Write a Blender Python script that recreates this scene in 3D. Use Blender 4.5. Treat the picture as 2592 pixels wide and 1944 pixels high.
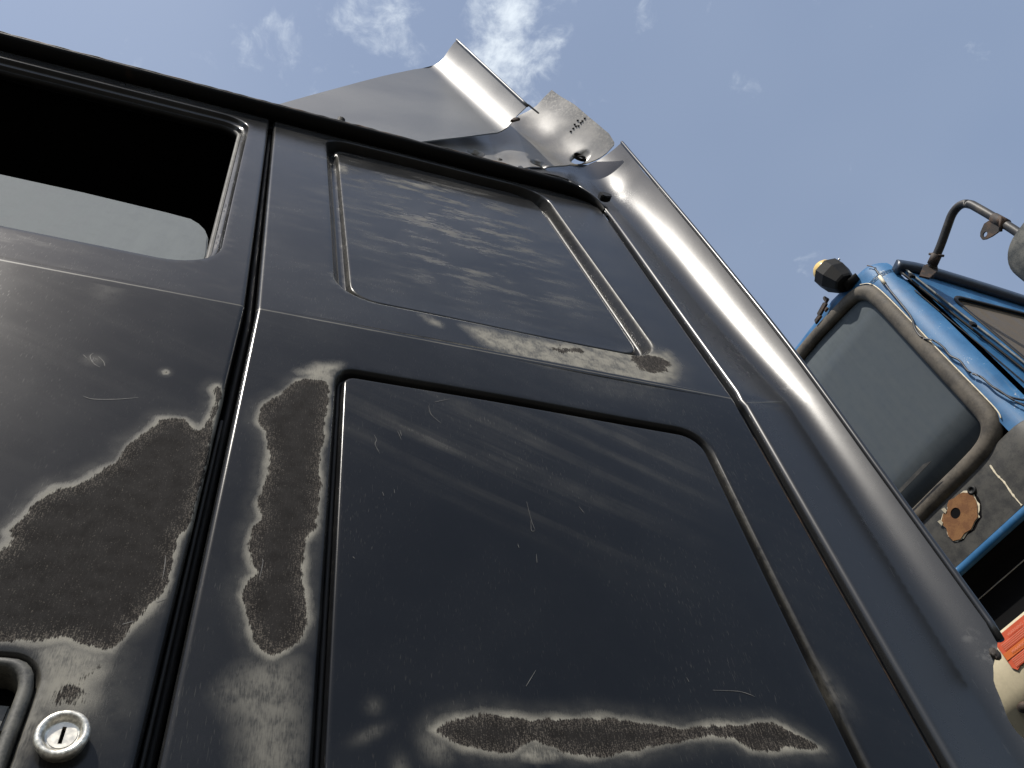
import bpy, bmesh, math, random
import numpy as np
from mathutils import Vector, Matrix
from mathutils.geometry import delaunay_2d_cdt

random.seed(7)
rng = np.random.default_rng(7)
for o in list(bpy.data.objects):
    bpy.data.objects.remove(o)
scene = bpy.context.scene
COL = scene.collection

# ------------------------------------------------------------------ camera
cam_d = bpy.data.cameras.new("camera")
cam_d.sensor_fit = 'HORIZONTAL'
cam_d.sensor_width = 36.0
cam_d.lens = 36.0 * 2044.0 / 2592.0
cam_d.clip_start = 0.02
cam_d.clip_end = 5000.0
cam = bpy.data.objects.new("camera", cam_d)
COL.objects.link(cam)
Rm = Matrix(((0.94229354, -0.16821842, -0.28945717),
             (-0.30733367, -0.77753313, -0.54862396),
             (-0.13277388, 0.60592474, -0.78436363)))
cam.matrix_world = Matrix.Translation((0, -0.5, 1.45)) @ Rm.to_4x4()
scene.camera = cam

# ------------------------------------------------------------------ sun and sky
SUN_EL = math.radians(53.0)
SUN_H = Vector((-0.70, -0.71, 0.0)).normalized()      # horizontal direction towards the sun
SUN = Vector((SUN_H.x * math.cos(SUN_EL), SUN_H.y * math.cos(SUN_EL), math.sin(SUN_EL)))
sd = bpy.data.lights.new("sun", 'SUN')
sd.energy = 5.0
sd.angle = math.radians(0.53)
sd.color = (1.0, 0.95, 0.87)
so = bpy.data.objects.new("sun", sd)
COL.objects.link(so)
so.rotation_euler = SUN.to_track_quat('Z', 'Y').to_euler()
so.location = (-6, -8, 9)

SKY_STRENGTH = 0.15
world = bpy.data.worlds.new("World")
scene.world = world
world.use_nodes = True

scene.view_settings.view_transform = 'Standard'
scene.view_settings.look = 'None'
scene.view_settings.gamma = 1.0
scene.view_settings.exposure = 0.12
scene.view_settings.use_curve_mapping = False
scene.render.resolution_x = 1024
scene.render.resolution_y = 768


# ------------------------------------------------------------------ node helpers
class NT:
    """small helper round a node tree"""
    def __init__(self, nt):
        self.nt = nt
        nt.nodes.clear()

    def n(self, typ, props=None, **ins):
        node = self.nt.nodes.new(typ)
        for k, v in (props or {}).items():
            setattr(node, k, v)
        for k, v in ins.items():
            key = k.replace('_', ' ')
            sock = None
            if k.startswith('i') and k[1:].isdigit():
                sock = node.inputs[int(k[1:])]
            else:
                sock = node.inputs[key]
            if isinstance(v, bpy.types.NodeSocket):
                self.nt.links.new(v, sock)
            else:
                sock.default_value = v
        return node

    def math(self, op, a, b=None, c=None, clamp=False):
        node = self.nt.nodes.new('ShaderNodeMath')
        node.operation = op
        node.use_clamp = clamp
        for i, v in enumerate((a, b, c)):
            if v is None:
                continue
            if isinstance(v, bpy.types.NodeSocket):
                self.nt.links.new(v, node.inputs[i])
            else:
                node.inputs[i].default_value = v
        return node.outputs[0]

    def rng(self, v, a, b, c=0.0, d=1.0, smooth=True):
        node = self.nt.nodes.new('ShaderNodeMapRange')
        node.interpolation_type = 'SMOOTHSTEP' if smooth else 'LINEAR'
        self.nt.links.new(v, node.inputs[0])
        for i, x in enumerate((a, b, c, d)):
            node.inputs[i + 1].default_value = x
        return node.outputs[0]

    def mixc(self, f, a, b):
        node = self.nt.nodes.new('ShaderNodeMix')
        node.data_type = 'RGBA'
        for s, v in ((node.inputs[0], f), (node.inputs[6], a), (node.inputs[7], b)):
            if isinstance(v, bpy.types.NodeSocket):
                self.nt.links.new(v, s)
            elif isinstance(v, (tuple, list)):
                s.default_value = (*v, 1.0)[:4]
            else:
                s.default_value = v
        return node.outputs[2]

    def mixf(self, f, a, b):
        node = self.nt.nodes.new('ShaderNodeMix')
        node.data_type = 'FLOAT'
        for s, v in ((node.inputs[0], f), (node.inputs[2], a), (node.inputs[3], b)):
            if isinstance(v, bpy.types.NodeSocket):
                self.nt.links.new(v, s)
            else:
                s.default_value = v
        return node.outputs[0]

    def noise(self, vec, scale, detail=3.0, rough=0.55):
        node = self.n('ShaderNodeTexNoise', Vector=vec, Scale=scale, Detail=detail, Roughness=rough)
        return node.outputs[0]

    def mapping(self, vec, scale=(1, 1, 1), rot=(0, 0, 0), loc=(0, 0, 0)):
        node = self.n('ShaderNodeMapping', Vector=vec, Scale=scale, Rotation=rot, Location=loc)
        return node.outputs[0]

    def attr(self, name):
        node = self.n('ShaderNodeAttribute')
        node.attribute_name = name
        return node.outputs['Fac']


# sky with thin broken cloud
w = NT(world.node_tree)
sky = w.n('ShaderNodeTexSky')
sky.sky_type = 'NISHITA'
sky.sun_disc = False
sky.sun_elevation = SUN_EL
sky.sun_rotation = math.atan2(SUN_H.x, SUN_H.y)
sky.air_density = 1.0
sky.dust_density = 1.6
sky.ozone_density = 1.6
tc = w.n('ShaderNodeTexCoord')
sep = w.n('ShaderNodeSeparateXYZ', Vector=tc.outputs['Generated'])
zc_ = w.math('MAXIMUM', sep.outputs[2], 0.06)
px_ = w.math('DIVIDE', sep.outputs[0], zc_)
py_ = w.math('DIVIDE', sep.outputs[1], zc_)
comb = w.n('ShaderNodeCombineXYZ', X=px_, Y=py_, Z=0.0)
warp = w.n('ShaderNodeTexNoise', Vector=comb.outputs[0], Scale=7.0, Detail=3.0)
wv = w.n('ShaderNodeVectorMath', {'operation': 'MULTIPLY_ADD'})
w.nt.links.new(warp.outputs['Color'], wv.inputs[0])
wv.inputs[1].default_value = (0.09, 0.09, 0.0)
w.nt.links.new(comb.outputs[0], wv.inputs[2])
fine = w.noise(wv.outputs[0], 15.0, 9.0, 0.64)
field = w.noise(w.mapping(comb.outputs[0], loc=(7.9, 4.4, 0.0)), 1.9, 2.0, 0.5)
cover = w.rng(field, 0.56, 0.85, 0.0, 0.6)
# the few clouds that stand over the cab
CLOUD_SPOTS = [((0.165, 0.150), 0.065, 1.0), ((0.180, 0.190), 0.065, 1.1), ((0.215, 0.235), 0.065, 1.15), ((0.245, 0.28), 0.06, 0.9),
               ((0.055, 0.235), 0.055, 0.78), ((0.02, 0.20), 0.05, 0.6), ((-0.055, 0.30), 0.055, 0.66), ((0.355, 0.140), 0.018, 0.75),
               ((0.282, 0.150), 0.035, 0.4), ((-0.015, 0.235), 0.035, 0.5), ((-0.10, 0.42), 0.04, 0.5),
               ((0.33, 0.22), 0.03, 0.5)]
for (cx, cy), r, a in CLOUD_SPOTS:
    off = w.n('ShaderNodeVectorMath', {'operation': 'DISTANCE'})
    w.nt.links.new(wv.outputs[0], off.inputs[0])
    off.inputs[1].default_value = (cx + 0.045, cy + 0.045, 0.0)
    cover = w.math('MAXIMUM', cover, w.rng(off.outputs['Value'], r * 2.0, r * 0.1, 0.0, a))
dens = w.math('SUBTRACT', w.math('ADD', w.math('MULTIPLY', w.math('SUBTRACT', fine, 0.5), 2.3), w.math('MULTIPLY', cover, 0.66)), 0.31)
dens = w.rng(dens, 0.0, 0.85, 0.0, 0.82)
haze_ = w.rng(field, 0.25, 0.75, 0.15, 0.22)
dens = w.math('ADD', dens, haze_, clamp=True)
col = w.mixc(dens, sky.outputs[0], (5.3, 5.8, 6.3))
bg = w.n('ShaderNodeBackground', Color=col, Strength=SKY_STRENGTH)
out = w.n('ShaderNodeOutputWorld', Surface=bg.outputs[0])

# ------------------------------------------------------------------ materials
def new_mat(name):
    m = bpy.data.materials.new(name)
    m.use_nodes = True
    return m, NT(m.node_tree)


def finish(t, color, rough, metal=0.0, spec=0.5, bump=None, bump_s=0.1, bump_d=0.001, coat=0.0):
    p = t.n('ShaderNodeBsdfPrincipled')
    for key, v in (('Base Color', color), ('Roughness', rough), ('Metallic', metal), ('Specular IOR Level', spec),
                   ('Coat Weight', coat)):
        s = p.inputs[key]
        if isinstance(v, bpy.types.NodeSocket):
            t.nt.links.new(v, s)
        elif isinstance(v, (tuple, list)):
            s.default_value = (*v, 1.0)[:4]
        else:
            s.default_value = v
    if bump is not None:
        b = t.n('ShaderNodeBump', Height=bump, Strength=bump_s, Distance=bump_d)
        t.nt.links.new(b.outputs[0], p.inputs['Normal'])
    t.n('ShaderNodeOutputMaterial', Surface=p.outputs[0])
    return p


def simple(name, color, rough=0.5, metal=0.0, spec=0.5, var=0.35, scale=40.0, dust=0.0,
           dust_col=(0.24, 0.215, 0.17), bump_s=0.08, dark=None):
    """plain paint / rubber / plastic with grime: colour variation, dust and fine relief"""
    m, t = new_mat(name)
    tc = t.n('ShaderNodeTexCoord').outputs['Object']
    n1 = t.noise(tc, scale, 5.0, 0.6)
    n2 = t.noise(tc, scale * 9.0, 2.0, 0.6)
    dk = dark or tuple(c * (1.0 - var) for c in color)
    c = t.mixc(t.rng(n1, 0.35, 0.68), dk, color)
    if dust > 0:
        df = t.math('MULTIPLY', t.rng(t.math('ADD', n1, t.math('MULTIPLY', n2, 0.5)), 0.5, 0.95), dust)
        c = t.mixc(df, c, dust_col)
    r = t.math('ADD', t.math('MULTIPLY', t.math('SUBTRACT', n1, 0.5), 0.35), rough, clamp=True)
    finish(t, c, r, metal, spec, n2, bump_s, 0.0008)
    return m


PAINT = (0.0040, 0.0043, 0.0050)
BEIGE = (0.235, 0.21, 0.165)


def body_paint():
    """faded black cab paint with rubbed-through patches; 'wear' is the distance to a patch in metres"""
    m, t = new_mat("faded_black_paint")
    tc = t.n('ShaderNodeTexCoord').outputs['Object']
    wear = t.attr('wear')
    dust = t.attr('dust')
    sa = t.attr('streak_level')
    sb = t.attr('streak_slant')
    n_mid = t.noise(tc, 70.0, 5.0, 0.6)
    n_low = t.noise(tc, 9.0, 4.0, 0.55)
    n_fine = t.noise(tc, 900.0, 2.0, 0.7)
    n_grain = t.noise(tc, 2200.0, 1.0, 0.6)
    n_brush = t.noise(t.mapping(tc, (1100.0, 300.0, 160.0)), 1.0, 2.0, 0.6)
    n_wide = t.noise(tc, 26.0, 3.0, 0.5)
    wv = t.math('ADD', wear, t.math('MULTIPLY', t.math('SUBTRACT', n_mid, 0.5), 0.010))
    wv = t.math('ADD', wv, t.math('MULTIPLY', t.math('SUBTRACT', n_brush, 0.5), 0.006))
    bare = t.rng(wv, 0.0003, -0.0010)
    wo = t.math('ADD', wv, t.math('MULTIPLY', t.math('SUBTRACT', n_wide, 0.46), 0.013))
    rim = t.rng(wo, 0.0064, -0.001)
    glow = t.math('POWER', t.rng(wo, 0.024, -0.002), 1.6)
    ring = t.math('ADD', t.math('MULTIPLY', rim, t.rng(n_mid, 0.30, 0.65, 0.46, 0.76)), t.math('MULTIPLY', glow, t.rng(n_mid, 0.3, 0.7, 0.06, 0.24)), clamp=True)
    ring = t.math('MULTIPLY', ring, t.rng(t.math('ADD', t.math('MULTIPLY', n_grain, 0.5), t.math('MULTIPLY', n_brush, 0.5)), 0.36, 0.58, 0.70, 1.12))
    # specks of the pale undercoat that survive on the rubbed area, more of them near its edge
    near = t.rng(wv, -0.018, 0.0, 0.0, 0.11)
    spk = t.rng(t.math('ADD', t.math('ADD', t.math('MULTIPLY', n_fine, 0.6), t.math('MULTIPLY', n_brush, 0.4)), near), 0.57, 0.70, 0.0, 0.62)
    # dust pools, pale level streaks and wiped slanting streaks
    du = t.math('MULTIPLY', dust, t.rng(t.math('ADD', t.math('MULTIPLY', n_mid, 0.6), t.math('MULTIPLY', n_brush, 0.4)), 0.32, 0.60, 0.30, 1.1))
    st1 = t.noise(t.mapping(tc, (13.0, 5.0, 42.0)), 1.0, 7.0, 0.66)
    st1 = t.math('MULTIPLY', t.rng(st1, 0.46, 0.76), sa)
    st2 = t.noise(t.mapping(t.mapping(tc, (1, 1, 1), (0, math.radians(-25), 0)), (2.4, 4.0, 44.0), (0, 0, 0), (3.0, 0, 1.3)), 1.0, 3.5, 0.55)
    st2 = t.math('MULTIPLY', t.math('MULTIPLY', t.rng(st2, 0.42, 0.72), sb), t.rng(t.math('ADD', t.math('MULTIPLY', n_wide, 0.6), t.math('MULTIPLY', n_brush, 0.4)), 0.34, 0.62, 0.35, 1.25))
    # chalked, oxidised top layer of the paint
    film = t.math('MULTIPLY', t.attr('chalk'), t.rng(n_low, 0.30, 0.72, 0.62, 1.15))
    film = t.math('MULTIPLY', film, t.rng(n_grain, 0.3, 0.7, 0.75, 1.25))
    # short wiping scratches
    dash = t.noise(t.mapping(tc, (1500.0, 300.0, 130.0), (0, math.radians(9), 0)), 1.0, 0.0, 0.5)
    dash = t.math('MULTIPLY', t.rng(dash, 0.72, 0.80, 0.0, 0.10), t.rng(n_low, 0.35, 0.6))
    # rubbed line along the pressed crease
    sx = t.n('ShaderNodeSeparateXYZ', Vector=tc)
    cl = t.math('ABSOLUTE', t.math('SUBTRACT', t.math('ADD', sx.outputs[2], t.math('MULTIPLY', t.math('SUBTRACT', n_mid, 0.5), 0.0012)), 2.2212))
    cl = t.math('MULTIPLY', t.rng(cl, 0.0018, 0.0003, 0.0, 0.42), t.rng(n_low, 0.3, 0.6, 0.45, 1.0))
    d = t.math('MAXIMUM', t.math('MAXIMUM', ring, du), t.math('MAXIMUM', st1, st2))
    d = t.math('ADD', d, dash, clamp=True)
    d = t.math('MAXIMUM', d, cl)
    be = t.mixc(n_mid, (0.195, 0.182, 0.150), (0.275, 0.258, 0.215))
    pc = t.mixc(t.rng(n_low, 0.35, 0.7), PAINT, (0.0055, 0.0058, 0.0064))
    pc = t.mixc(film, pc, (0.108, 0.107, 0.105))
    c = t.mixc(d, pc, be)
    bc = t.mixc(n_mid, (0.0085, 0.0075, 0.0069), (0.0158, 0.0138, 0.0125))
    bc = t.mixc(spk, bc, (0.12, 0.104, 0.085))
    c = t.mixc(bare, c, bc)
    r = t.math('ADD', t.math('MULTIPLY', t.math('SUBTRACT', n_low, 0.5), 0.08), 0.19)
    r = t.mixf(d, r, 0.85)
    r = t.mixf(bare, r, 0.88)
    h = t.math('ADD', t.math('MULTIPLY', n_fine, 0.5), t.math('MULTIPLY', bare, -0.8))
    sp = t.mixf(bare, 0.22, 0.03)
    sp = t.mixf(d, sp, 0.2)
    finish(t, c, r, 0.0, sp, h, 0.10, 0.0006)
    return m


def gloss_paint(name, base, rough, film_amt, film_col=BEIGE, fl=(6.0, 6.0, 2.0), spec=0.9):
    m, t = new_mat(name)
    tc = t.n('ShaderNodeTexCoord').outputs['Object']
    n_low = t.noise(t.mapping(tc, fl), 2.0, 4.0, 0.55)
    n_fine = t.noise(tc, 700.0, 2.0, 0.6)
    n_dash = t.noise(t.mapping(tc, (120.0, 120.0, 14.0)), 3.0, 1.0, 0.5)
    dust = t.attr('dust')
    f = t.math('MULTIPLY', t.rng(n_low, 0.3, 0.75, 0.35, 1.0), film_amt)
    f = t.math('MULTIPLY', f, t.rng(n_fine, 0.3, 0.7, 0.7, 1.3))
    f = t.math('ADD', f, t.rng(n_dash, 0.70, 0.78, 0.0, 0.06), clamp=True)
    n_mid = t.noise(tc, 160.0, 4.0, 0.65)
    f = t.math('MAXIMUM', f, t.math('MULTIPLY', dust, t.rng(n_mid, 0.42, 0.6)))
    c = t.mixc(f, base, film_col)
    r = t.math('ADD', t.math('MULTIPLY', t.math('SUBTRACT', n_low, 0.5), 0.12), rough)
    r = t.mixf(f, r, min(0.9, rough + 0.3))
    wob = t.math('ADD', t.math('MULTIPLY', n_fine, 0.06), n_low)
    finish(t, c, r, 0.0, spec, wob, 0.05, 0.004)
    return m


def dusty_glass(name, col, cover, tint, streak_rot, rough=0.08, trans=True):
    m, t = new_mat(name)
    tc = t.n('ShaderNodeTexCoord').outputs['Object']
    n1 = t.noise(t.mapping(tc, (60.0, 60.0, 9.0), streak_rot), 1.0, 4.0, 0.6)
    n2 = t.noise(tc, 45.0, 4.0, 0.6)
    f = t.math('MULTIPLY', t.rng(n1, 0.3, 0.7, 0.80, 1.05), cover)
    f = t.math('MULTIPLY', f, t.rng(n2, 0.28, 0.5, 0.85, 1.0), clamp=True)
    g = t.n('ShaderNodeBsdfPrincipled')
    g.inputs['Base Color'].default_value = (*tint, 1)
    g.inputs['Roughness'].default_value = rough
    g.inputs['IOR'].default_value = 1.5
    if trans:
        g.inputs['Transmission Weight'].default_value = 0.9
    d = t.n('ShaderNodeBsdfDiffuse')
    t.nt.links.new(t.mixc(n2, tuple(c * 0.93 for c in col), tuple(c * 1.05 for c in col)), d.inputs[0])
    mx = t.n('ShaderNodeMixShader')
    t.nt.links.new(f, mx.inputs[0])
    t.nt.links.new(g.outputs[0], mx.inputs[1])
    t.nt.links.new(d.outputs[0], mx.inputs[2])
    t.n('ShaderNodeOutputMaterial', Surface=mx.outputs[0])
    return m


def blue_paint():
    m, t = new_mat("chalky_blue_paint")
    tc = t.n('ShaderNodeTexCoord').outputs['Object']
    n1 = t.noise(tc, 14.0, 5.0, 0.6)
    n2 = t.noise(tc, 220.0, 3.0, 0.6)
    n3 = t.noise(t.mapping(tc, (90.0, 90.0, 6.0)), 1.0, 4.0, 0.6)
    c = t.mixc(t.rng(n1, 0.3, 0.7), (0.016, 0.085, 0.195), (0.034, 0.132, 0.275))
    c = t.mixc(t.rng(n3, 0.55, 0.8, 0.0, 0.30), c, (0.16, 0.19, 0.21))
    c = t.mixc(t.rng(t.math('ADD', n1, t.math('MULTIPLY', n2, 0.6)), 0.98, 1.06, 0.0, 0.7), c, (0.42, 0.44, 0.43))
    finish(t, c, t.math('ADD', t.math('MULTIPLY', n1, 0.3), 0.38), 0.0, 0.32, n2, 0.06, 0.0008)
    return m


def rusty(name, a, b, rough=0.75, scale=60.0, k=(0.4, 0.62), spec=0.35):
    m, t = new_mat(name)
    tc = t.n('ShaderNodeTexCoord').outputs['Object']
    n1 = t.noise(tc, scale, 6.0, 0.65)
    n2 = t.noise(tc, scale * 8, 3.0, 0.7)
    c = t.mixc(t.rng(n1, k[0], k[1]), a, b)
    c = t.mixc(t.rng(n2, 0.5, 0.75, 0.0, 0.4), c, tuple(x * 0.45 for x in b))
    finish(t, c, rough, 0.0, spec, t.math('ADD', n1, t.math('MULTIPLY', n2, 0.4)), 0.35, 0.0015)
    return m


M = {}
M['paint'] = body_paint()
M['pillar'] = gloss_paint("satin_black_pillar_paint", (0.008, 0.0084, 0.009), 0.26, 0.04, (0.14, 0.14, 0.135), (6.0, 6.0, 2.0), 0.46)
M['fairing'] = gloss_paint("dusty_grey_fairing_paint", (0.030, 0.031, 0.033), 0.27, 0.42, (0.25, 0.25, 0.24), (0.8, 0.8, 1.6), 0.8)
M['bracket'] = gloss_paint("worn_silver_bracket", (0.09, 0.087, 0.082), 0.27, 0.36, (0.34, 0.31, 0.26), (9.0, 9.0, 9.0), 0.7)
M['black'] = simple("grimy_black_steel", (0.006, 0.006, 0.006), 0.65, 0, 0.2, dust=0.03)
M['gutter'] = rusty("black_gutter_paint", (0.004, 0.004, 0.004), (0.018, 0.011, 0.007), 0.6, 26.0, (0.60, 0.78), 0.12)
M['gutter_lip'] = rusty("rust_flecked_lip", (0.045, 0.045, 0.046), (0.22, 0.13, 0.07), 0.6, 18.0, (0.50, 0.66))
M['dark'] = simple("cab_dark_lining", (0.004, 0.004, 0.0045), 0.9, 0, 0.1)
M['rubber'] = simple("dirty_black_rubber", (0.006, 0.006, 0.0062), 0.6, 0, 0.25, dust=0.03)
M['rubber_brown'] = simple("sun_baked_seal_rubber", (0.075, 0.064, 0.050), 0.72, 0, 0.35, var=0.45, scale=18.0, dust=0.35, dust_col=(0.17, 0.145, 0.11))
M['plastic'] = simple("weathered_black_plastic", (0.040, 0.039, 0.034), 0.55, 0, 0.45, dust=0.45, scale=60.0, dust_col=(0.17, 0.16, 0.13))
M['chrome'] = simple("worn_chrome", (0.80, 0.76, 0.66), 0.36, 0.75, 0.5, var=0.45, scale=420.0)
M['satin'] = simple("dull_lock_face", (0.62, 0.58, 0.50), 0.42, 0.85, 0.5, var=0.25, scale=260.0)
M['scratch'] = simple("bare_scratch", (0.095, 0.09, 0.08), 0.6, 0.0, 0.5, scale=200.0)
M['pane'] = dusty_glass("dusty_door_glass", (0.190, 0.203, 0.202), 0.82, (0.58, 0.62, 0.60), (0, math.radians(-38), 0))
M['screen'] = dusty_glass("grimy_windscreen", (0.080, 0.091, 0.097), 0.86, (0.04, 0.05, 0.06), (0, 0, 0), 0.05, False)
M['door_glass'] = dusty_glass("brown_dusty_side_glass", (0.125, 0.105, 0.082), 0.9, (0.05, 0.05, 0.05), (0, 0, 0), 0.1, False)
M['blue'] = blue_paint()
M['blue_dark'] = simple("dark_blue_drip_rail", (0.012, 0.026, 0.052), 0.4, 0, 0.5, dust=0.06)
M['panel_black'] = simple("scuffed_black_panel", (0.030, 0.029, 0.026), 0.62, 0, 0.4, scale=35.0, dust=0.22, dust_col=(0.14, 0.13, 0.105))
M['rust'] = rusty("rust_brown_board", (0.20, 0.095, 0.035), (0.145, 0.063, 0.024), 0.85, 45.0)
M['old_steel'] = rusty("old_brown_steel", (0.030, 0.024, 0.020), (0.075, 0.045, 0.028), 0.7, 40.0, (0.45, 0.6))
M['tube'] = rusty("faded_mirror_tube", (0.024, 0.023, 0.022), (0.060, 0.050, 0.038), 0.5, 20.0, (0.5, 0.7))
M['cream'] = simple("cream_paint", (0.66, 0.58, 0.40), 0.45, 0, 0.5, var=0.18, scale=20.0, dust=0.25, dust_col=(0.28, 0.23, 0.16))
M['primer'] = simple("cream_primer_edge", (0.72, 0.64, 0.47), 0.6, 0, 0.4, var=0.25, scale=120.0)
M['amber'] = simple("amber_lens", (0.72, 0.50, 0.16), 0.2, 0, 0.6, var=0.15, scale=90.0)
M['red'] = simple("faded_red_sticker", (0.62, 0.115, 0.055), 0.4, 0, 0.5, var=0.12, scale=25.0)
M['orange'] = simple("faded_orange_band", (0.66, 0.165, 0.045), 0.4, 0, 0.5, var=0.10, scale=25.0)
M['print'] = simple("pale_sticker_print", (0.70, 0.27, 0.18), 0.5, 0, 0.4, var=0.1)
M['mirror_shell'] = simple("grey_mirror_shell", (0.055, 0.058, 0.052), 0.5, 0, 0.5, dust=0.25)
M['cable'] = simple("grey_black_cable", (0.030, 0.032, 0.036), 0.5, 0, 0.5)
M['edge_pale'] = simple("rubbed_pale_edge", (0.22, 0.225, 0.21), 0.5, 0, 0.4, var=0.5, scale=30.0)
M['steel'] = simple("bright_bolt", (0.52, 0.50, 0.46), 0.35, 0.9, 0.5, var=0.4, scale=200.0)


def ground_mat():
    m, t = new_mat("yard_gravel")
    tc = t.n('ShaderNodeTexCoord').outputs['Object']
    n1 = t.noise(tc, 0.7, 6.0, 0.6)
    n2 = t.noise(tc, 30.0, 4.0, 0.7)
    c = t.mixc(t.rng(n1, 0.35, 0.65), (0.060, 0.054, 0.046), (0.10, 0.092, 0.078))
    c = t.mixc(t.rng(n2, 0.4, 0.7, 0, 0.6), c, (0.04, 0.038, 0.034))
    finish(t, c, 0.9, 0.0, 0.3, n2, 0.6, 0.02)
    return m


M['ground'] = ground_mat()

# ------------------------------------------------------------------ geometry helpers
def link(o, parent=None):
    COL.objects.link(o)
    if parent is not None:
        base = parent.get('_base', None)
        o.parent = parent
    return o


BASES = {}


def thing(name, label, cat, base):
    o = bpy.data.objects.new(name, None)
    o.empty_display_size = 0.2
    COL.objects.link(o)
    o.location = base
    BASES[o.name] = Vector(base)
    o['label'] = label
    o['category'] = cat
    return o


def add_obj(name, me, mat, parent=None, label=None, smooth=True, kind=None):
    o = bpy.data.objects.new(name, me)
    COL.objects.link(o)
    if mat is not None:
        me.materials.append(mat)
    if smooth:
        me.polygons.foreach_set('use_smooth', [True] * len(me.polygons))
    if parent is not None:
        o.parent = parent
        if parent.name in BASES:
            o.location = -BASES[parent.name]       # meshes are written in world metres
    if label:
        o['label'] = label
    if kind:
        o['kind'] = kind
    return o


def mesh_from(name, V, F):
    me = bpy.data.meshes.new(name)
    me.from_pydata([tuple(v) for v in V], [], [tuple(f) for f in F])
    me.update()
    return me


def round_poly(corners, radii, inset=0.0, seg=8, minr=0.0015):
    """closed loop of a polygon (counter-clockwise, x-z plane) with rounded corners, moved inwards by inset"""
    n = len(corners)
    C = [np.array(c, float) for c in corners]
    lines = []
    for i in range(n):
        a, b = C[i], C[(i + 1) % n]
        t = (b - a) / np.linalg.norm(b - a)
        nrm = np.array([-t[1], t[0]])
        lines.append((a + nrm * inset, t, nrm))
    pts = []
    for i in range(n):
        p0, t0, n0 = lines[i - 1]
        p1, t1, n1 = lines[i]
        den = t0[0] * t1[1] - t0[1] * t1[0]
        s = ((p1[0] - p0[0]) * t1[1] - (p1[1] - p0[1]) * t1[0]) / den
        X = p0 + t0 * s
        r = max(radii[i] - inset, minr)
        ang = math.acos(max(-1, min(1, float(np.dot(t0, t1)))))
        L = r * math.tan(ang / 2)
        A = X - t0 * L
        cen = A + n0 * r
        a0 = math.atan2(-n0[1], -n0[0])
        for k in range(seg + 1):
            a = a0 + ang * k / seg
            pts.append(cen + r * np.array([math.cos(a), math.sin(a)]))
    return np.array(pts)


def poly_sd(P, poly):
    """distance of points to a closed polygon, positive inside"""
    P = np.asarray(P, float)
    poly = np.asarray(poly, float)
    A = poly
    B = np.roll(poly, -1, 0)
    best = np.full(len(P), 1e9)
    inside = np.zeros(len(P), bool)
    for a, b in zip(A, B):
        ab = b - a
        L = max(float(ab @ ab), 1e-14)
        t = np.clip(((P - a) @ ab) / L, 0, 1)
        d = np.hypot(P[:, 0] - a[0] - t * ab[0], P[:, 1] - a[1] - t * ab[1])
        best = np.minimum(best, d)
        if a[1] != b[1]:
            c = ((a[1] > P[:, 1]) != (b[1] > P[:, 1])) & (P[:, 0] < (b[0] - a[0]) * (P[:, 1] - a[1]) / (b[1] - a[1]) + a[0])
            inside ^= c
    return np.where(inside, best, -best)


def densify(loop, step, closed=True):
    out = []
    n = len(loop)
    for i in range(n if closed else n - 1):
        a, b = np.array(loop[i], float), np.array(loop[(i + 1) % n], float)
        k = max(1, int(np.linalg.norm(b - a) / step))
        for j in range(k):
            out.append(a + (b - a) * j / k)
    if not closed:
        out.append(np.array(loop[-1], float))
    return np.array(out)


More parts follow.
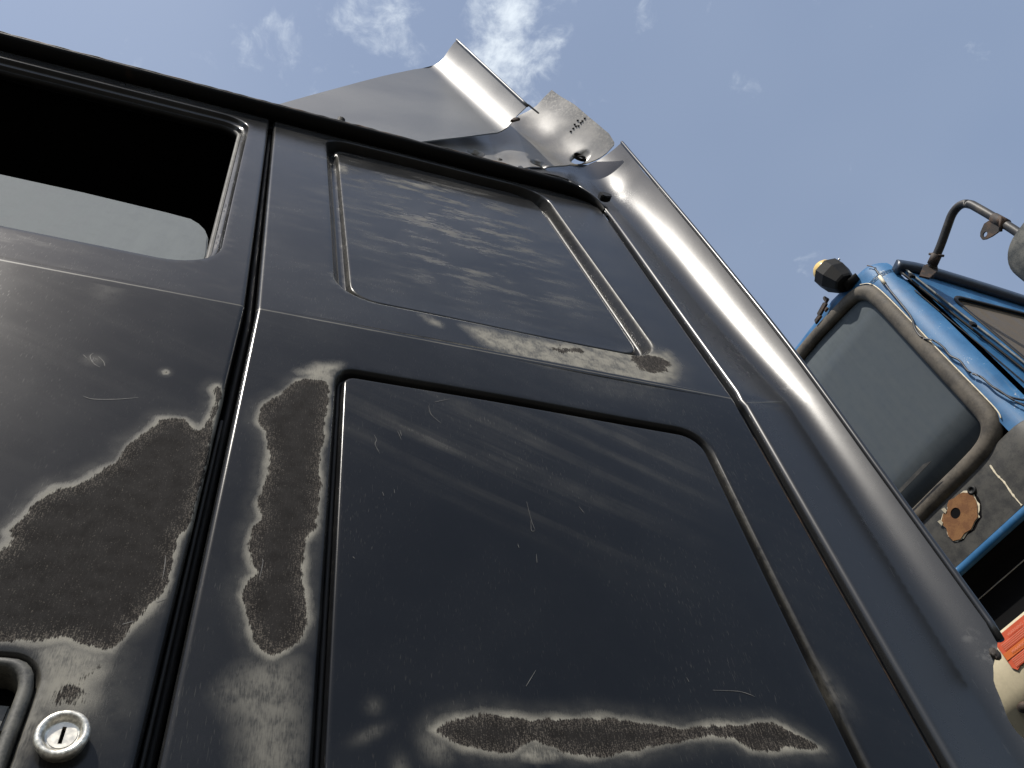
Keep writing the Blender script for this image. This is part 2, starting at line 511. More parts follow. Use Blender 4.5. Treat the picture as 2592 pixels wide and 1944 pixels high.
def skin(name, outline, Yf, grid, loops=(), lines=(), holes=(), mat=None, parent=None, attrs=None,
         ret=0.0, ret_edges=None, normals=True, label=None, clear=0.0016):
    """sheet-metal skin y = Yf(x, z) over a region of the x-z plane, triangulated round given loops"""
    pts = []
    edges = []

    def add_loop(L, closed):
        s = len(pts)
        pts.extend([tuple(p) for p in L])
        n = len(L)
        for i in range(n if closed else n - 1):
            edges.append((s + i, s + (i + 1) % n))

    add_loop(outline, True)
    for L in loops:
        add_loop(L, True)
    for L in lines:
        add_loop(L, False)
    for L in holes:
        add_loop(L, True)
    ring_pts = np.array(pts)
    # background grid
    G = []
    for (x0, x1, z0, z1, sp) in grid:
        xs = np.arange(x0, x1, sp)
        zs = np.arange(z0, z1, sp)
        X, Z = np.meshgrid(xs, zs)
        X = X + (np.arange(len(zs)) % 2)[:, None] * sp * 0.5
        g = np.stack([X.ravel(), Z.ravel()], 1)
        g += rng.uniform(-0.06, 0.06, g.shape) * sp
        G.append(g)
    G = np.concatenate(G)
    keep = poly_sd(G, outline) > clear * 1.5
    for L in list(loops) + list(holes):
        keep &= np.abs(poly_sd(G, np.asarray(L)[::max(1, len(L) // 160)])) > clear
    for L in lines:
        L = np.asarray(L)
        a, b = L[0], L[-1]
        ab = b - a
        tt = np.clip(((G - a) @ ab) / (ab @ ab), 0, 1)
        keep &= np.hypot(*(G - a - tt[:, None] * ab).T) > clear
    G = G[keep]
    allp = np.concatenate([ring_pts, G])
    v2, e2, f2, _, _, _ = delaunay_2d_cdt([Vector(p) for p in allp.tolist()], edges, [], 0, 1e-6)
    V2 = np.array([tuple(v) for v in v2])
    F = np.array([f for f in f2 if len(f) == 3])
    cen = V2[F].mean(1)
    ok = poly_sd(cen, outline) > 0
    for h in holes:
        ok &= poly_sd(cen, h) < 0
    F = F[ok]
    # orient towards -y (clockwise in x-z seen from -y is outward = counter-clockwise in (x, z))
    a, b, c = V2[F[:, 0]], V2[F[:, 1]], V2[F[:, 2]]
    ar = (b[:, 0] - a[:, 0]) * (c[:, 1] - a[:, 1]) - (b[:, 1] - a[:, 1]) * (c[:, 0] - a[:, 0])
    F[ar < 0] = F[ar < 0][:, ::-1]
    used = np.unique(F)
    remap = -np.ones(len(V2), int)
    remap[used] = np.arange(len(used))
    V2 = V2[used]
    F = remap[F]
    Y = Yf(V2[:, 0], V2[:, 1])
    V = np.stack([V2[:, 0], Y, V2[:, 1]], 1)
    nv = len(V)
    e = 2e-4
    gx = (Yf(V2[:, 0] + e, V2[:, 1]) - Yf(V2[:, 0] - e, V2[:, 1])) / (2 * e)
    gz = (Yf(V2[:, 0], V2[:, 1] + e) - Yf(V2[:, 0], V2[:, 1] - e)) / (2 * e)
    Nn = np.stack([gx, -np.ones(nv), gz], 1)
    Nn /= np.linalg.norm(Nn, axis=1)[:, None]
    Fl = F.tolist()
    # folded returns along boundary edges
    if ret > 0:
        cnt = {}
        for f in Fl:
            for i in range(3):
                k = (f[i], f[(i + 1) % 3])
                cnt[k] = 1
        bd = [k for k in cnt if (k[1], k[0]) not in cnt]
        new = {}
        VV = [tuple(v) for v in V]
        NN = [tuple(n) for n in Nn]
        for i, j in bd:
            for q in (i, j):
                if q not in new:
                    new[q] = len(VV)
                    VV.append((V[q][0], V[q][1] + ret, V[q][2]))
                    NN.append(tuple(Nn[q]))
            Fl.append([j, i, new[i], new[j]])
        V = np.array(VV)
        Nn = np.array(NN)
    me = mesh_from(name, V, Fl)
    for k, fn in (attrs or {}).items():
        at = me.attributes.new(k, 'FLOAT', 'POINT')
        at.data.foreach_set('value', fn(V[:, 0], V[:, 2]).astype(np.float32))
    o = add_obj(name, me, mat, parent, label)
    if normals:
        me.normals_split_custom_set_from_vertices([tuple(n) for n in Nn])
    return o


def sweep(name, path, section, mat, parent, closed=False, up=None, smooth=True, cap=True, label=None, scale=None):
    """sweep a closed section (list of (a, b)) along a 3-D path; b follows 'up', a the side"""
    P = [Vector(p) for p in path]
    n = len(P)
    bm = bmesh.new()
    rows = []
    ref = Vector(up) if up is not None else Vector((0, 0, 1))
    for i, p in enumerate(P):
        if closed:
            t = (P[(i + 1) % n] - P[i - 1]).normalized()
        else:
            t = (P[min(i + 1, n - 1)] - P[max(i - 1, 0)]).normalized()
        r = ref if abs(t.dot(ref)) < 0.95 else Vector((0, 1, 0.01)).normalized()
        s = t.cross(r).normalized()
        u = s.cross(t).normalized()
        k = 1.0 if scale is None else scale[i]
        rows.append([bm.verts.new(p + s * a * k + u * b * k) for a, b in section])
    m = len(section)
    for i in range(n if closed else n - 1):
        for j in range(m):
            A, B = rows[i], rows[(i + 1) % n]
            bm.faces.new((A[j], A[(j + 1) % m], B[(j + 1) % m], B[j]))
    if cap and not closed:
        bm.faces.new(rows[0][::-1])
        bm.faces.new(rows[-1])
    bmesh.ops.recalc_face_normals(bm, faces=bm.faces)
    me = bpy.data.meshes.new(name)
    bm.to_mesh(me)
    bm.free()
    return add_obj(name, me, mat, parent, label, smooth)


def circ(r, n=12, sx=1.0, sy=1.0):
    return [(r * sx * math.cos(2 * math.pi * k / n), r * sy * math.sin(2 * math.pi * k / n)) for k in range(n)]


def smooth_path(pts, k=6):
    """Catmull-Rom through points"""
    P = [np.array(p, float) for p in pts]
    out = []
    for i in range(len(P) - 1):
        p0, p1, p2, p3 = P[max(i - 1, 0)], P[i], P[i + 1], P[min(i + 2, len(P) - 1)]
        for j in range(k):
            t = j / k
            out.append(0.5 * ((2 * p1) + (-p0 + p2) * t + (2 * p0 - 5 * p1 + 4 * p2 - p3) * t * t + (-p0 + 3 * p1 - 3 * p2 + p3) * t ** 3))
    out.append(P[-1])
    return out


def solid(name, poly, M4, depth, mat, parent, bevel=0.0, label=None, smooth=False, seg=2):
    """extrude a 2-D polygon by depth; M4 places (u, v, w) in the world"""
    bm = bmesh.new()
    vs = [bm.verts.new((p[0], p[1], 0.0)) for p in poly]
    f = bm.faces.new(vs)
    r = bmesh.ops.extrude_face_region(bm, geom=[f])
    for v in r['geom']:
        if isinstance(v, bmesh.types.BMVert):
            v.co.z += depth
    bmesh.ops.recalc_face_normals(bm, faces=bm.faces)
    if bevel > 0:
        bmesh.ops.bevel(bm, geom=list(bm.edges), offset=bevel, segments=seg, affect='EDGES', clamp_overlap=True)
    bm.transform(M4)
    bmesh.ops.recalc_face_normals(bm, faces=bm.faces)
    me = bpy.data.meshes.new(name)
    bm.to_mesh(me)
    bm.free()
    o = add_obj(name, me, mat, parent, label, smooth)
    return o


def frame(origin, u, v):
    """matrix with axes u, v, u x v at origin"""
    u = Vector(u).normalized()
    v = Vector(v)
    v = (v - u * v.dot(u)).normalized()
    w_ = u.cross(v)
    m = Matrix.Identity(4)
    for i in range(3):
        m[i][0], m[i][1], m[i][2], m[i][3] = u[i], v[i], w_[i], origin[i]
    return m


def lathe(name, prof, M4, mat, parent, n=40, label=None, smooth=True):
    """prof: (radius, height) pairs, turned round the local z axis"""
    bm = bmesh.new()
    rows = []
    for r, h in prof:
        if r < 1e-6:
            rows.append([bm.verts.new((0, 0, h))])
        else:
            rows.append([bm.verts.new((r * math.cos(2 * math.pi * k / n), r * math.sin(2 * math.pi * k / n), h)) for k in range(n)])
    for A, B in zip(rows[:-1], rows[1:]):
        for k in range(n):
            k2 = (k + 1) % n
            if len(A) == 1 and len(B) == 1:
                continue
            if len(A) == 1:
                bm.faces.new((A[0], B[k], B[k2]))
            elif len(B) == 1:
                bm.faces.new((A[k], B[0], A[k2]))
            else:
                bm.faces.new((A[k], B[k], B[k2], A[k2]))
    bm.transform(M4)
    bmesh.ops.recalc_face_normals(bm, faces=bm.faces)
    me = bpy.data.meshes.new(name)
    bm.to_mesh(me)
    bm.free()
    return add_obj(name, me, mat, parent, label, smooth)


def box(name, lo, hi, mat, parent, bevel=0.0, label=None, kind=None):
    poly = [(lo[0], lo[1]), (hi[0], lo[1]), (hi[0], hi[1]), (lo[0], hi[1])]
    o = solid(name, poly, Matrix.Translation((0, 0, lo[2])), hi[2] - lo[2], mat, parent, bevel, label)
    if kind:
        o['kind'] = kind
    return o

# ------------------------------------------------------------------ measured outlines on the cab side: (x, z) in metres
WEAR_DOOR = [(-0.151, 1.88), (-0.1477, 1.8933), (-0.1422, 1.9109), (-0.1344, 1.9228), (-0.1199, 1.9326), (-0.1095, 1.9476), (-0.1008, 1.9619), (-0.0977, 1.9816), (-0.0914, 1.9935), (-0.0818, 2.0108), (-0.0795, 2.0192), (-0.0682, 2.0242), (-0.0586, 2.0243), (-0.0513, 2.0136), (-0.0466, 2.0102), (-0.0417, 2.0226), (-0.0407, 2.0391), (-0.04, 2.0586), (-0.0432, 2.0702), (-0.0415, 2.0783), (-0.0372, 2.0795), (-0.0347, 2.0725), (-0.0344, 2.0601), (-0.0355, 2.038), (-0.0369, 2.0238), (-0.0341, 1.9913), (-0.0337, 1.9508), (-0.0348, 1.9226), (-0.0344, 1.8981), (-0.037, 1.8982), (-0.0412, 1.8895), (-0.0408, 1.8723), (-0.0403, 1.8516), (-0.0416, 1.8386), (-0.0476, 1.8269), (-0.0532, 1.8145), (-0.0566, 1.8026), (-0.0633, 1.7898), (-0.0727, 1.789), (-0.0831, 1.7929), (-0.0936, 1.7968), (-0.102, 1.7936), (-0.1109, 1.7928), (-0.1285, 1.7912), (-0.1544, 1.7901), (-0.1663, 1.8229), (-0.1564, 1.848), (-0.1507, 1.86), (-0.1462, 1.8737)]
WEAR_LOCK = [(-0.0872, 1.7638), (-0.0837, 1.7674), (-0.0775, 1.7645), (-0.0757, 1.7713), (-0.0717, 1.7739), (-0.0736, 1.767), (-0.0737, 1.7603), (-0.0715, 1.755), (-0.0729, 1.7501), (-0.0773, 1.7504), (-0.0799, 1.7534), (-0.086, 1.7531), (-0.0889, 1.7572)]
WEAR_DOT = [(-0.0898, 2.0853), (-0.0892, 2.0875), (-0.0876, 2.0883), (-0.0862, 2.0868), (-0.0859, 2.0846), (-0.0872, 2.0829), (-0.0888, 2.0832)]
WEAR_STRIP = [(0.0408, 2.112), (0.0589, 2.113), (0.062, 2.0988), (0.0619, 2.0828), (0.0604, 2.0471), (0.0599, 2.0117), (0.0581, 1.9893), (0.0607, 1.9687), (0.0608, 1.9389), (0.0589, 1.9125), (0.0624, 1.9207), (0.0516, 1.8983), (0.0517, 1.8787), (0.0521, 1.863), (0.0563, 1.8455), (0.0586, 1.8285), (0.0559, 1.809), (0.0477, 1.8004), (0.0374, 1.7938), (0.0353, 1.7936), (0.0273, 1.7987), (0.0202, 1.8137), (0.0154, 1.8268), (0.0104, 1.8403), (0.0121, 1.8536), (0.0179, 1.8633), (0.0147, 1.8706), (0.0106, 1.8858), (0.0099, 1.9021), (0.0154, 1.9184), (0.0166, 1.9167), (0.0108, 1.9341), (0.014, 1.9539), (0.016, 1.9745), (0.015, 1.9911), (0.0114, 2.0056), (0.0084, 2.0207), (0.0005, 2.0327), (-0.0003, 2.0468), (0.0028, 2.0598), (0.0161, 2.0811), (0.0299, 2.1062)]
WEAR_BOTTOM = [(0.1477, 1.7469), (0.1532, 1.7508), (0.1662, 1.757), (0.1867, 1.7609), (0.2052, 1.76), (0.2201, 1.7579), (0.2377, 1.7598), (0.2639, 1.7622), (0.2984, 1.762), (0.3288, 1.7586), (0.3451, 1.7564), (0.3729, 1.7608), (0.4074, 1.7635), (0.4316, 1.7647), (0.4473, 1.7581), (0.4581, 1.7512), (0.4669, 1.7454), (0.4538, 1.7428), (0.4335, 1.7441), (0.4159, 1.7404), (0.3985, 1.7427), (0.3888, 1.7503), (0.369, 1.7504), (0.346, 1.7464), (0.3241, 1.7436), (0.3019, 1.7379), (0.2809, 1.7337), (0.261, 1.7321), (0.2423, 1.7338), (0.2357, 1.739), (0.225, 1.7422), (0.2176, 1.7428), (0.2092, 1.7361), (0.2032, 1.7323), (0.1871, 1.7334), (0.1697, 1.7362), (0.1561, 1.741)]
WEAR_SEAM = [(0.4505, 2.2854), (0.4712, 2.2999), (0.5, 2.3055), (0.5071, 2.2912), (0.4957, 2.264), (0.4713, 2.2469), (0.4533, 2.2542), (0.4467, 2.2655)]
WEAR_SEAM2 = [(0.3306, 2.2696), (0.3492, 2.2765), (0.3746, 2.2789), (0.3774, 2.2707), (0.3578, 2.2613), (0.3357, 2.26)]
DUST_STRIP = [(0.0271, 1.791), (0.0537, 1.7932), (0.0587, 1.7689), (0.0628, 1.7244), (0.0604, 1.7041), (0.0275, 1.7033), (0.0205, 1.7439), (0.006, 1.7632), (0.0158, 1.7803)]
DUST_STRIPTOP = [(0.0288, 2.1197), (0.0475, 2.1396), (0.0728, 2.1472), (0.0654, 2.1162), (0.0594, 2.1035), (0.0414, 2.1039)]
DUST_LOCK = [(-0.1069, 1.7884), (-0.0929, 1.7944), (-0.0767, 1.7898), (-0.0625, 1.7862), (-0.0659, 1.7766), (-0.0657, 1.7608), (-0.0639, 1.7501), (-0.076, 1.7452), (-0.0885, 1.7466), (-0.0906, 1.7333), (-0.0946, 1.7112), (-0.0978, 1.7111), (-0.0946, 1.7381), (-0.0995, 1.7696)]
DUST_SEAM = [(0.2167, 2.2764), (0.2428, 2.2822), (0.2775, 2.2795), (0.3265, 2.2843), (0.3786, 2.2946), (0.4315, 2.2999), (0.4761, 2.3066), (0.5211, 2.3254), (0.5254, 2.2928), (0.5012, 2.2434), (0.4691, 2.2185), (0.4313, 2.2171), (0.3839, 2.2221), (0.3124, 2.2175), (0.2682, 2.2246), (0.2368, 2.2389)]
DUST_SEAM2 = [(0.1634, 2.2825), (0.1768, 2.2835), (0.1913, 2.2707), (0.1881, 2.2602), (0.1753, 2.2642)]
DUST_NOTCH = [(0.2109, 1.7352), (0.2194, 1.7419), (0.2287, 1.7414), (0.2385, 1.7336), (0.2416, 1.7301), (0.2224, 1.7268), (0.2081, 1.7289)]
SCRATCH = [[(-0.1438, 2.0341), (-0.1355, 2.0323), (-0.1181, 2.0367), (-0.1021, 2.0435)], [(-0.1514, 2.0956), (-0.1527, 2.0899), (-0.1477, 2.0811), (-0.1412, 2.0767)], [(-0.1463, 2.0919), (-0.1406, 2.0858), (-0.1376, 2.079)], [(-0.1585, 2.0907), (-0.1547, 2.0867)], [(0.1074, 2.0447), (0.1098, 2.038), (0.1086, 2.0306), (0.1128, 2.0193)], [(0.1306, 2.0556), (0.134, 2.0435)], [(0.1331, 2.057), (0.1344, 2.0491)], [(0.1643, 2.1031), (0.1662, 2.0894), (0.1759, 2.0779)], [(0.1714, 2.1111), (0.1883, 2.1206)], [(0.2534, 1.9811), (0.2543, 1.9589), (0.2562, 1.9453)], [(0.254, 1.9573), (0.2524, 1.9447), (0.2558, 1.9447)], [(0.3078, 1.984), (0.3114, 1.9764)], [(0.1107, 1.9397), (0.1367, 1.9382)], [(0.2526, 1.9168), (0.2516, 1.9068)], [(0.2234, 1.838), (0.2238, 1.8338)], [(0.364, 1.8017), (0.3649, 1.7977)], [(0.3845, 1.7914), (0.408, 1.7919), (0.4185, 1.7896), (0.4229, 1.7876)], [(0.1201, 1.9213), (0.125, 1.9212)], [(0.1255, 1.9235), (0.128, 1.9233)], [(0.1152, 1.969), (0.1163, 1.9643)], [(0.126, 1.9742), (0.1259, 1.9694)], [(0.2203, 1.9309), (0.2204, 1.9265)], [(0.1612, 1.9228), (0.1646, 1.9244)], [(0.2365, 1.9266), (0.237, 1.9217)], [(0.0904, 1.8914), (0.0921, 1.8896)], [(0.1921, 1.8873), (0.1765, 1.8809), (0.1577, 1.8829)], [(0.2224, 1.7849), (0.2328, 1.7994)], [(0.1557, 1.7885), (0.1669, 1.7882)], [(0.021, 1.8777), (0.0221, 1.8731), (0.0212, 1.8592)], [(-0.0468, 1.8715), (-0.0454, 1.8612), (-0.0447, 1.8496)], [(-0.0621, 1.8097), (-0.0558, 1.8129)], [(-0.0451, 1.8299), (-0.0395, 1.8333)]]
HANDLE_OUT = [(-0.1419, 1.778), (-0.1247, 1.7794), (-0.1134, 1.7794), (-0.1069, 1.7774), (-0.1021, 1.7737), (-0.0999, 1.7693), (-0.099, 1.7637), (-0.0989, 1.7566), (-0.0984, 1.7433), (-0.0981, 1.7256), (-0.0988, 1.7108), (-0.0993, 1.7011)]
HANDLE_IN = [(-0.1402, 1.7731), (-0.123, 1.7744), (-0.1163, 1.7743), (-0.1113, 1.7713), (-0.1079, 1.7665), (-0.1067, 1.7621), (-0.1065, 1.7599), (-0.1059, 1.7481), (-0.1054, 1.7327), (-0.1048, 1.7181)]
HANDLE_RIM = [(-0.1442, 1.7848), (-0.1269, 1.7862), (-0.1129, 1.7851), (-0.1049, 1.7816), (-0.0998, 1.775), (-0.098, 1.7672), (-0.0951, 1.7498), (-0.095, 1.7307), (-0.0952, 1.7109)]
LOCK = [(-0.0767, 1.7309), (-0.0913, 1.7303), (-0.0619, 1.7316), (-0.0805, 1.7447), (-0.0731, 1.7178)]
PATCH_SMUDGE = [(-0.1489, 2.0859)]
PANE = [(-0.359, 2.4973), (-0.2627, 2.4964), (-0.16, 2.4896), (-0.128, 2.4853), (-0.1158, 2.4745), (-0.1075, 2.4614), (-0.0998, 2.4367), (-0.0935, 2.3799)]
FRAME_HOLES = [(-0.318, 2.957), (-0.2712, 2.9597)]
CLOUDS = [(0.178, 0.199), (0.237, 0.243), (0.051, 0.236), (-0.059, 0.299), (0.358, 0.137), (0.282, 0.155), (-0.017, 0.233), (-0.097, 0.441), (-0.335, 0.323), (0.816, -0.016), (1.009, 0.207)]

# ------------------------------------------------------------------ ground
gm = mesh_from("ground", [(-400, -400, 0), (400, -400, 0), (400, 400, 0), (-400, 400, 0)], [(0, 1, 2, 3)])
g_ob = add_obj("ground", gm, M['ground'])
g_ob['kind'] = 'structure'
g_ob['label'] = 'trodden grey brown gravel of the truck yard'

# ------------------------------------------------------------------ black cab
CAB = thing("black_truck_cab", "faded black truck cab with rubbed paint patches, torn roof fairing and half lowered door window",
            "truck cab", (0.0, 0.6, 0.0))
T = 0.10            # lean of the side above the crease
ZC = 2.2215         # height of the pressed crease


def y_side(x, z):
    k = 0.0016
    q = (z - ZC) / k
    return T * k * np.logaddexp(0, np.clip(q, -60, 1e5))


def prof(samples, sig=0.6e-3):
    d = np.array([s[0] for s in samples]) * 1e-3
    h = np.array([s[1] for s in samples]) * 1e-3
    xs = np.linspace(-0.004, d[-1] + 0.004, 1200)
    ys = np.interp(xs, d, h)
    ker = np.exp(-0.5 * ((np.arange(-60, 61) * (xs[1] - xs[0])) / sig) ** 2)
    ker /= ker.sum()
    yp = np.concatenate([np.full(60, ys[0]), ys, np.full(60, ys[-1])])
    ys = np.convolve(yp, ker, 'valid')
    ys[xs < 0] = np.minimum(ys[xs < 0], ys[np.searchsorted(xs, 0)])
    return lambda q: np.interp(q, xs, ys)


def edge_round(d, r=0.0045):
    q = np.clip(d, 0.0, r)
    return r - np.sqrt(np.maximum(r * r - (r - q) ** 2, 1e-12)) * 0.96


# pressed panels of the side wall
LOW_C = [(0.0645, 1.690), (0.5065, 1.690), (0.5065, 2.143), (0.0645, 2.143)]
LOW_R = [0.030, 0.030, 0.040, 0.024]
UP_C = [(0.060, 2.290), (0.503, 2.290), (0.4665, 2.957), (0.0305, 2.957)]
UP_R = [0.060, 0.052, 0.075, 0.040]
low_loop = round_poly(LOW_C, LOW_R)
up_loop = round_poly(UP_C, UP_R)
LOW_S = [(0, 0), (1.3, 0.3), (2.8, 1.5), (4.2, 4.0), (5.2, 8.0), (6.0, 12.0), (7.0, 13.8), (9.2, 13.8), (10.2, 11.0), (10.9, 6.6), (11.7, 4.4), (13.0, 3.1), (15, 2.7), (40, 2.5)]
UP_S = [(0, 0), (1.2, 0.4), (2.6, 2.2), (9.0, 16.0), (10.6, 18.8), (12.6, 20.0), (19.6, 20.0), (21.0, 18.6), (22.2, 14.6), (23.4, 11.9), (25.0, 10.8), (28.0, 11.0), (60, 11.6)]
low_p = prof(LOW_S)
up_p = prof(UP_S, 0.6e-3)

side_out = [(-0.0215, 1.15), (0.578, 1.15), (0.578, ZC), (0.589, 2.955), (0.575, 2.975), (0.575, 3.000), (-0.0655, 3.000), (-0.0215, ZC)]
low_sd_loop = low_loop
up_sd_loop = up_loop


def edge_lines(poly_l, poly_r):
    pass


def x_gap_r(z):
    return np.interp(z, [1.0, ZC, 3.0], [-0.0215, -0.0215, -0.0655])


def x_gap_l(z):
    return np.interp(z, [1.0, ZC, 3.0], [-0.0335, -0.0335, -0.0735])


def x_rear(z):
    return np.interp(z, [1.0, ZC, 2.955, 3.05], [0.578, 0.578, 0.589, 0.589])


def up_step(p):
    d = poly_sd(p, up_sd_loop)
    k = np.clip((p[:, 1] - 2.90) / 0.045, 0, 1)          # the upper wall of the pressing is deeper and steeper
    return up_p(np.where(d > 0, d * (1 + 1.0 * k), d)) * (1 + 0.45 * np.clip((p[:, 1] - 2.86) / 0.09, 0, 1))


def Y_panel(x, z):
    p = np.stack([x, z], 1)
    y = y_side(x, z)
    # slightly drawn-in metal: broad shallow bulges so that reflections wander
    y = y + 0.0009 * np.sin(7.0 * x + 1.1) * np.sin(5.0 * z) + 0.0005 * np.sin(17.0 * x + 9.0 * z)
    y = y + low_p(poly_sd(p, low_sd_loop)) + up_step(p)
    y = y + edge_round(x - x_gap_r(z), 0.0055) + edge_round(x_rear(z) - x, 0.006)
    return y


WEAR = [WEAR_STRIP, WEAR_BOTTOM, WEAR_SEAM, WEAR_SEAM2]
WEAR_D = [WEAR_DOOR, WEAR_LOCK, WEAR_DOT]


def wear_fn(polys):
    def f(x, z):
        p = np.stack([x, z], 1)
        d = np.full(len(p), 1.0)
        for q in polys:
            d = np.minimum(d, -poly_sd(p, q) * (2.6 if q is WEAR_DOT else 0.4 if q in (WEAR_SEAM, WEAR_SEAM2, WEAR_LOCK) else 1.0))
        return d
    return f


def gauss(x, z, cx, cz, sx, sz, rot=0.0):
    c, s = math.cos(rot), math.sin(rot)
    u = (x - cx) * c + (z - cz) * s
    v = -(x - cx) * s + (z - cz) * c
    return np.exp(-0.5 * ((u / sx) ** 2 + (v / sz) ** 2))


def soft(polys, spots=()):
    """dust: polygons with soft edges (poly, strength, softness) and round spots"""
    def f(x, z):
        p = np.stack([x, z], 1)
        d = np.zeros(len(p))
        for q, a, s in polys:
            d = np.maximum(d, a * np.clip(poly_sd(p, q) / s + 0.5, 0, 1) ** 1.3)
        for cx, cz, sx, sz, rot, a in spots:
            d = np.maximum(d, a * gauss(x, z, cx, cz, sx, sz, rot))
        return d
    return f


dust_side = soft([(DUST_STRIP, 0.42, 0.024), (DUST_STRIPTOP, 0.85, 0.014), (DUST_SEAM, 0.74, 0.020), (DUST_SEAM2, 0.6, 0.012), (DUST_NOTCH, 0.9, 0.006)],
                 [(0.152, 1.737, 0.008, 0.008, 0, 0.45), (0.105, 1.742, 0.008, 0.003, 0.5, 0.22), (0.125, 1.716, 0.004, 0.008, 0, 0.25),
                  (0.108, 1.762, 0.004, 0.004, 0, 0.18), (0.20, 1.702, 0.05, 0.006, 0, 0.5), (0.41, 1.70, 0.03, 0.006, 0, 0.5),
                  (0.505, 1.80, 0.008, 0.016, 0.2, 0.16), (0.066, 2.825, 0.006, 0.018, 0, 0.7), (0.40, 2.20, 0.05, 0.015, 0, 0.10)])


def dust_wear_glints(x, z):
    """dust, rubbed edges of the pressings, and sun glints painted along them as colour"""
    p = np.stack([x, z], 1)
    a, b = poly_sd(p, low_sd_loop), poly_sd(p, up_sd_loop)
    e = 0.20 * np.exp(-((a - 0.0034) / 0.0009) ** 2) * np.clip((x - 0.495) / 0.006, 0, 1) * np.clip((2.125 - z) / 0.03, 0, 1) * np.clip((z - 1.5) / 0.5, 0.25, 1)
    e = np.maximum(e, 0.45 * np.exp(-((b - 0.0020) / 0.0010) ** 2) * np.clip((x - 0.44) / 0.02, 0, 1) * np.clip((2.90 - z) / 0.05, 0, 1))  # glint lines of the upper rim, painted pale
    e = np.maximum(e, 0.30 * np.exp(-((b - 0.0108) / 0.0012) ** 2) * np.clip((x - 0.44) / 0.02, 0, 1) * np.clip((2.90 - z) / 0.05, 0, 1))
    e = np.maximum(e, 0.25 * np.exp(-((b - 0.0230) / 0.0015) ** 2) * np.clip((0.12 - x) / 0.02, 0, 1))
    e = np.maximum(e, 0.42 * np.exp(-((b - 0.0008) / 0.0013) ** 2) * np.clip((2.36 - z) / 0.02, 0, 1))  # highlight along the bottom lip, painted pale
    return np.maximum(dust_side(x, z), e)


def streak_level(x, z):
    return (0.80 * gauss(x, z, 0.26, 2.66, 0.10, 0.11) + 0.55 * gauss(x, z, 0.20, 2.83, 0.12, 0.045) + 0.25 * gauss(x, z, 0.28, 2.45, 0.12, 0.08)
            + 0.08 * gauss(x, z, 0.03, 2.5, 0.05, 0.25))


def streak_slant(x, z):
    inside = (x > 0.07) & (x < 0.50) & (z < 2.14) & (z > 1.7)
    return np.where(inside, 0.15 * gauss(x, z, 0.20, 2.035, 0.11, 0.035, -0.42) + 0.08 * gauss(x, z, 0.22, 2.09, 0.12, 0.03) + 0.10 * gauss(x, z, 0.40, 2.07, 0.05, 0.05), 0.01)


def chalk_side(x, z):
    p = np.stack([x, z], 1)
    hatch = np.clip(poly_sd(p, low_sd_loop) / 0.004, 0, 1)
    c = 0.075 + 0.065 * np.clip((z - 2.15) / 0.12, 0, 1) + 0.07 * np.clip((z - 2.5) / 0.5, 0, 1) - 0.07 * np.clip((x - 0.40) / 0.18, 0, 1)
    return c * (1 - hatch) + hatch * (0.02 + 0.07 * np.clip((z - 1.95) / 0.2, 0, 1))


def line_at(xf, off, z0=1.15, z1=2.999, step=0.02):
    zs = list(np.arange(z0, z1, step)) + [z1]
    zs = sorted(set([round(float(q), 4) for q in zs] + [ZC]))
    return np.array([[float(xf(q)) + off, q] for q in zs])


low_rings = [round_poly(LOW_C, LOW_R, d * 1e-3) for d in (0, 1.0, 1.9, 2.8, 3.6, 4.3, 5.0, 5.6, 6.4, 7.4, 9.2, 10.0, 10.6, 11.2, 11.9, 12.8, 14.0, 16.0)]
up_rings = [round_poly(UP_C, UP_R, d * 1e-3, 10) for d in (0, 0.8, 1.6, 2.4, 3.3, 5.0, 7.0, 8.6, 9.6, 10.6, 11.8, 13.4, 19.4, 20.4, 21.3, 22.1, 22.9, 23.8, 25.0, 27.4)]
side_lines = [line_at(x_gap_r, o) for o in (0.0008, 0.0018, 0.003, 0.0042, 0.0056)] + [line_at(x_rear, -o, 1.15, 2.95) for o in (0.001, 0.0024, 0.004, 0.006)]
side_lines += [np.array([[-0.0160, ZC + o], [0.571, ZC + o]]) for o in (-0.004, -0.0016, 0, 0.0016, 0.004)]
side_outline = np.concatenate([densify([(0.578, 1.15), (0.578, ZC), (0.589, 2.955), (0.588, 2.999)], 0.02, False),
                               np.array([(0.3, 2.999), (0.1, 2.999)]),
                               line_at(x_gap_r, 0.0)[::-1], np.array([(0.1, 1.15), (0.3, 1.15)])])
PANEL = skin("side_panel", side_outline, Y_panel,
             [(-0.03, 0.60, 1.66, 1.84, 0.0036), (-0.03, 0.60, 1.842, 2.30, 0.0042), (-0.08, 0.60, 2.302, 3.0, 0.0085), (-0.03, 0.60, 1.15, 1.65, 0.02)],
             loops=[densify(r, 0.012) for r in low_rings] + [densify(r, 0.012) for r in up_rings], lines=side_lines,
             mat=M['paint'], parent=CAB, ret=0.03,
             attrs={'wear': wear_fn(WEAR), 'dust': dust_wear_glints, 'streak_level': streak_level, 'streak_slant': streak_slant, 'chalk': chalk_side},
             label="black side wall behind the door with two pressed panels and rubbed beige edged patches")

# black rubber bead added to darken the groove round the lower panel
bead = densify(round_poly(LOW_C, LOW_R, 0.0080), 0.01)
sweep("groove_dark_bead", [(p[0], float(y_side(np.array([p[0]]), np.array([p[1]]))[0]) + 0.0122, p[1]) for p in bead], circ(0.0024, 10), M['rubber'], PANEL, closed=True, up=(0, 1, 0))

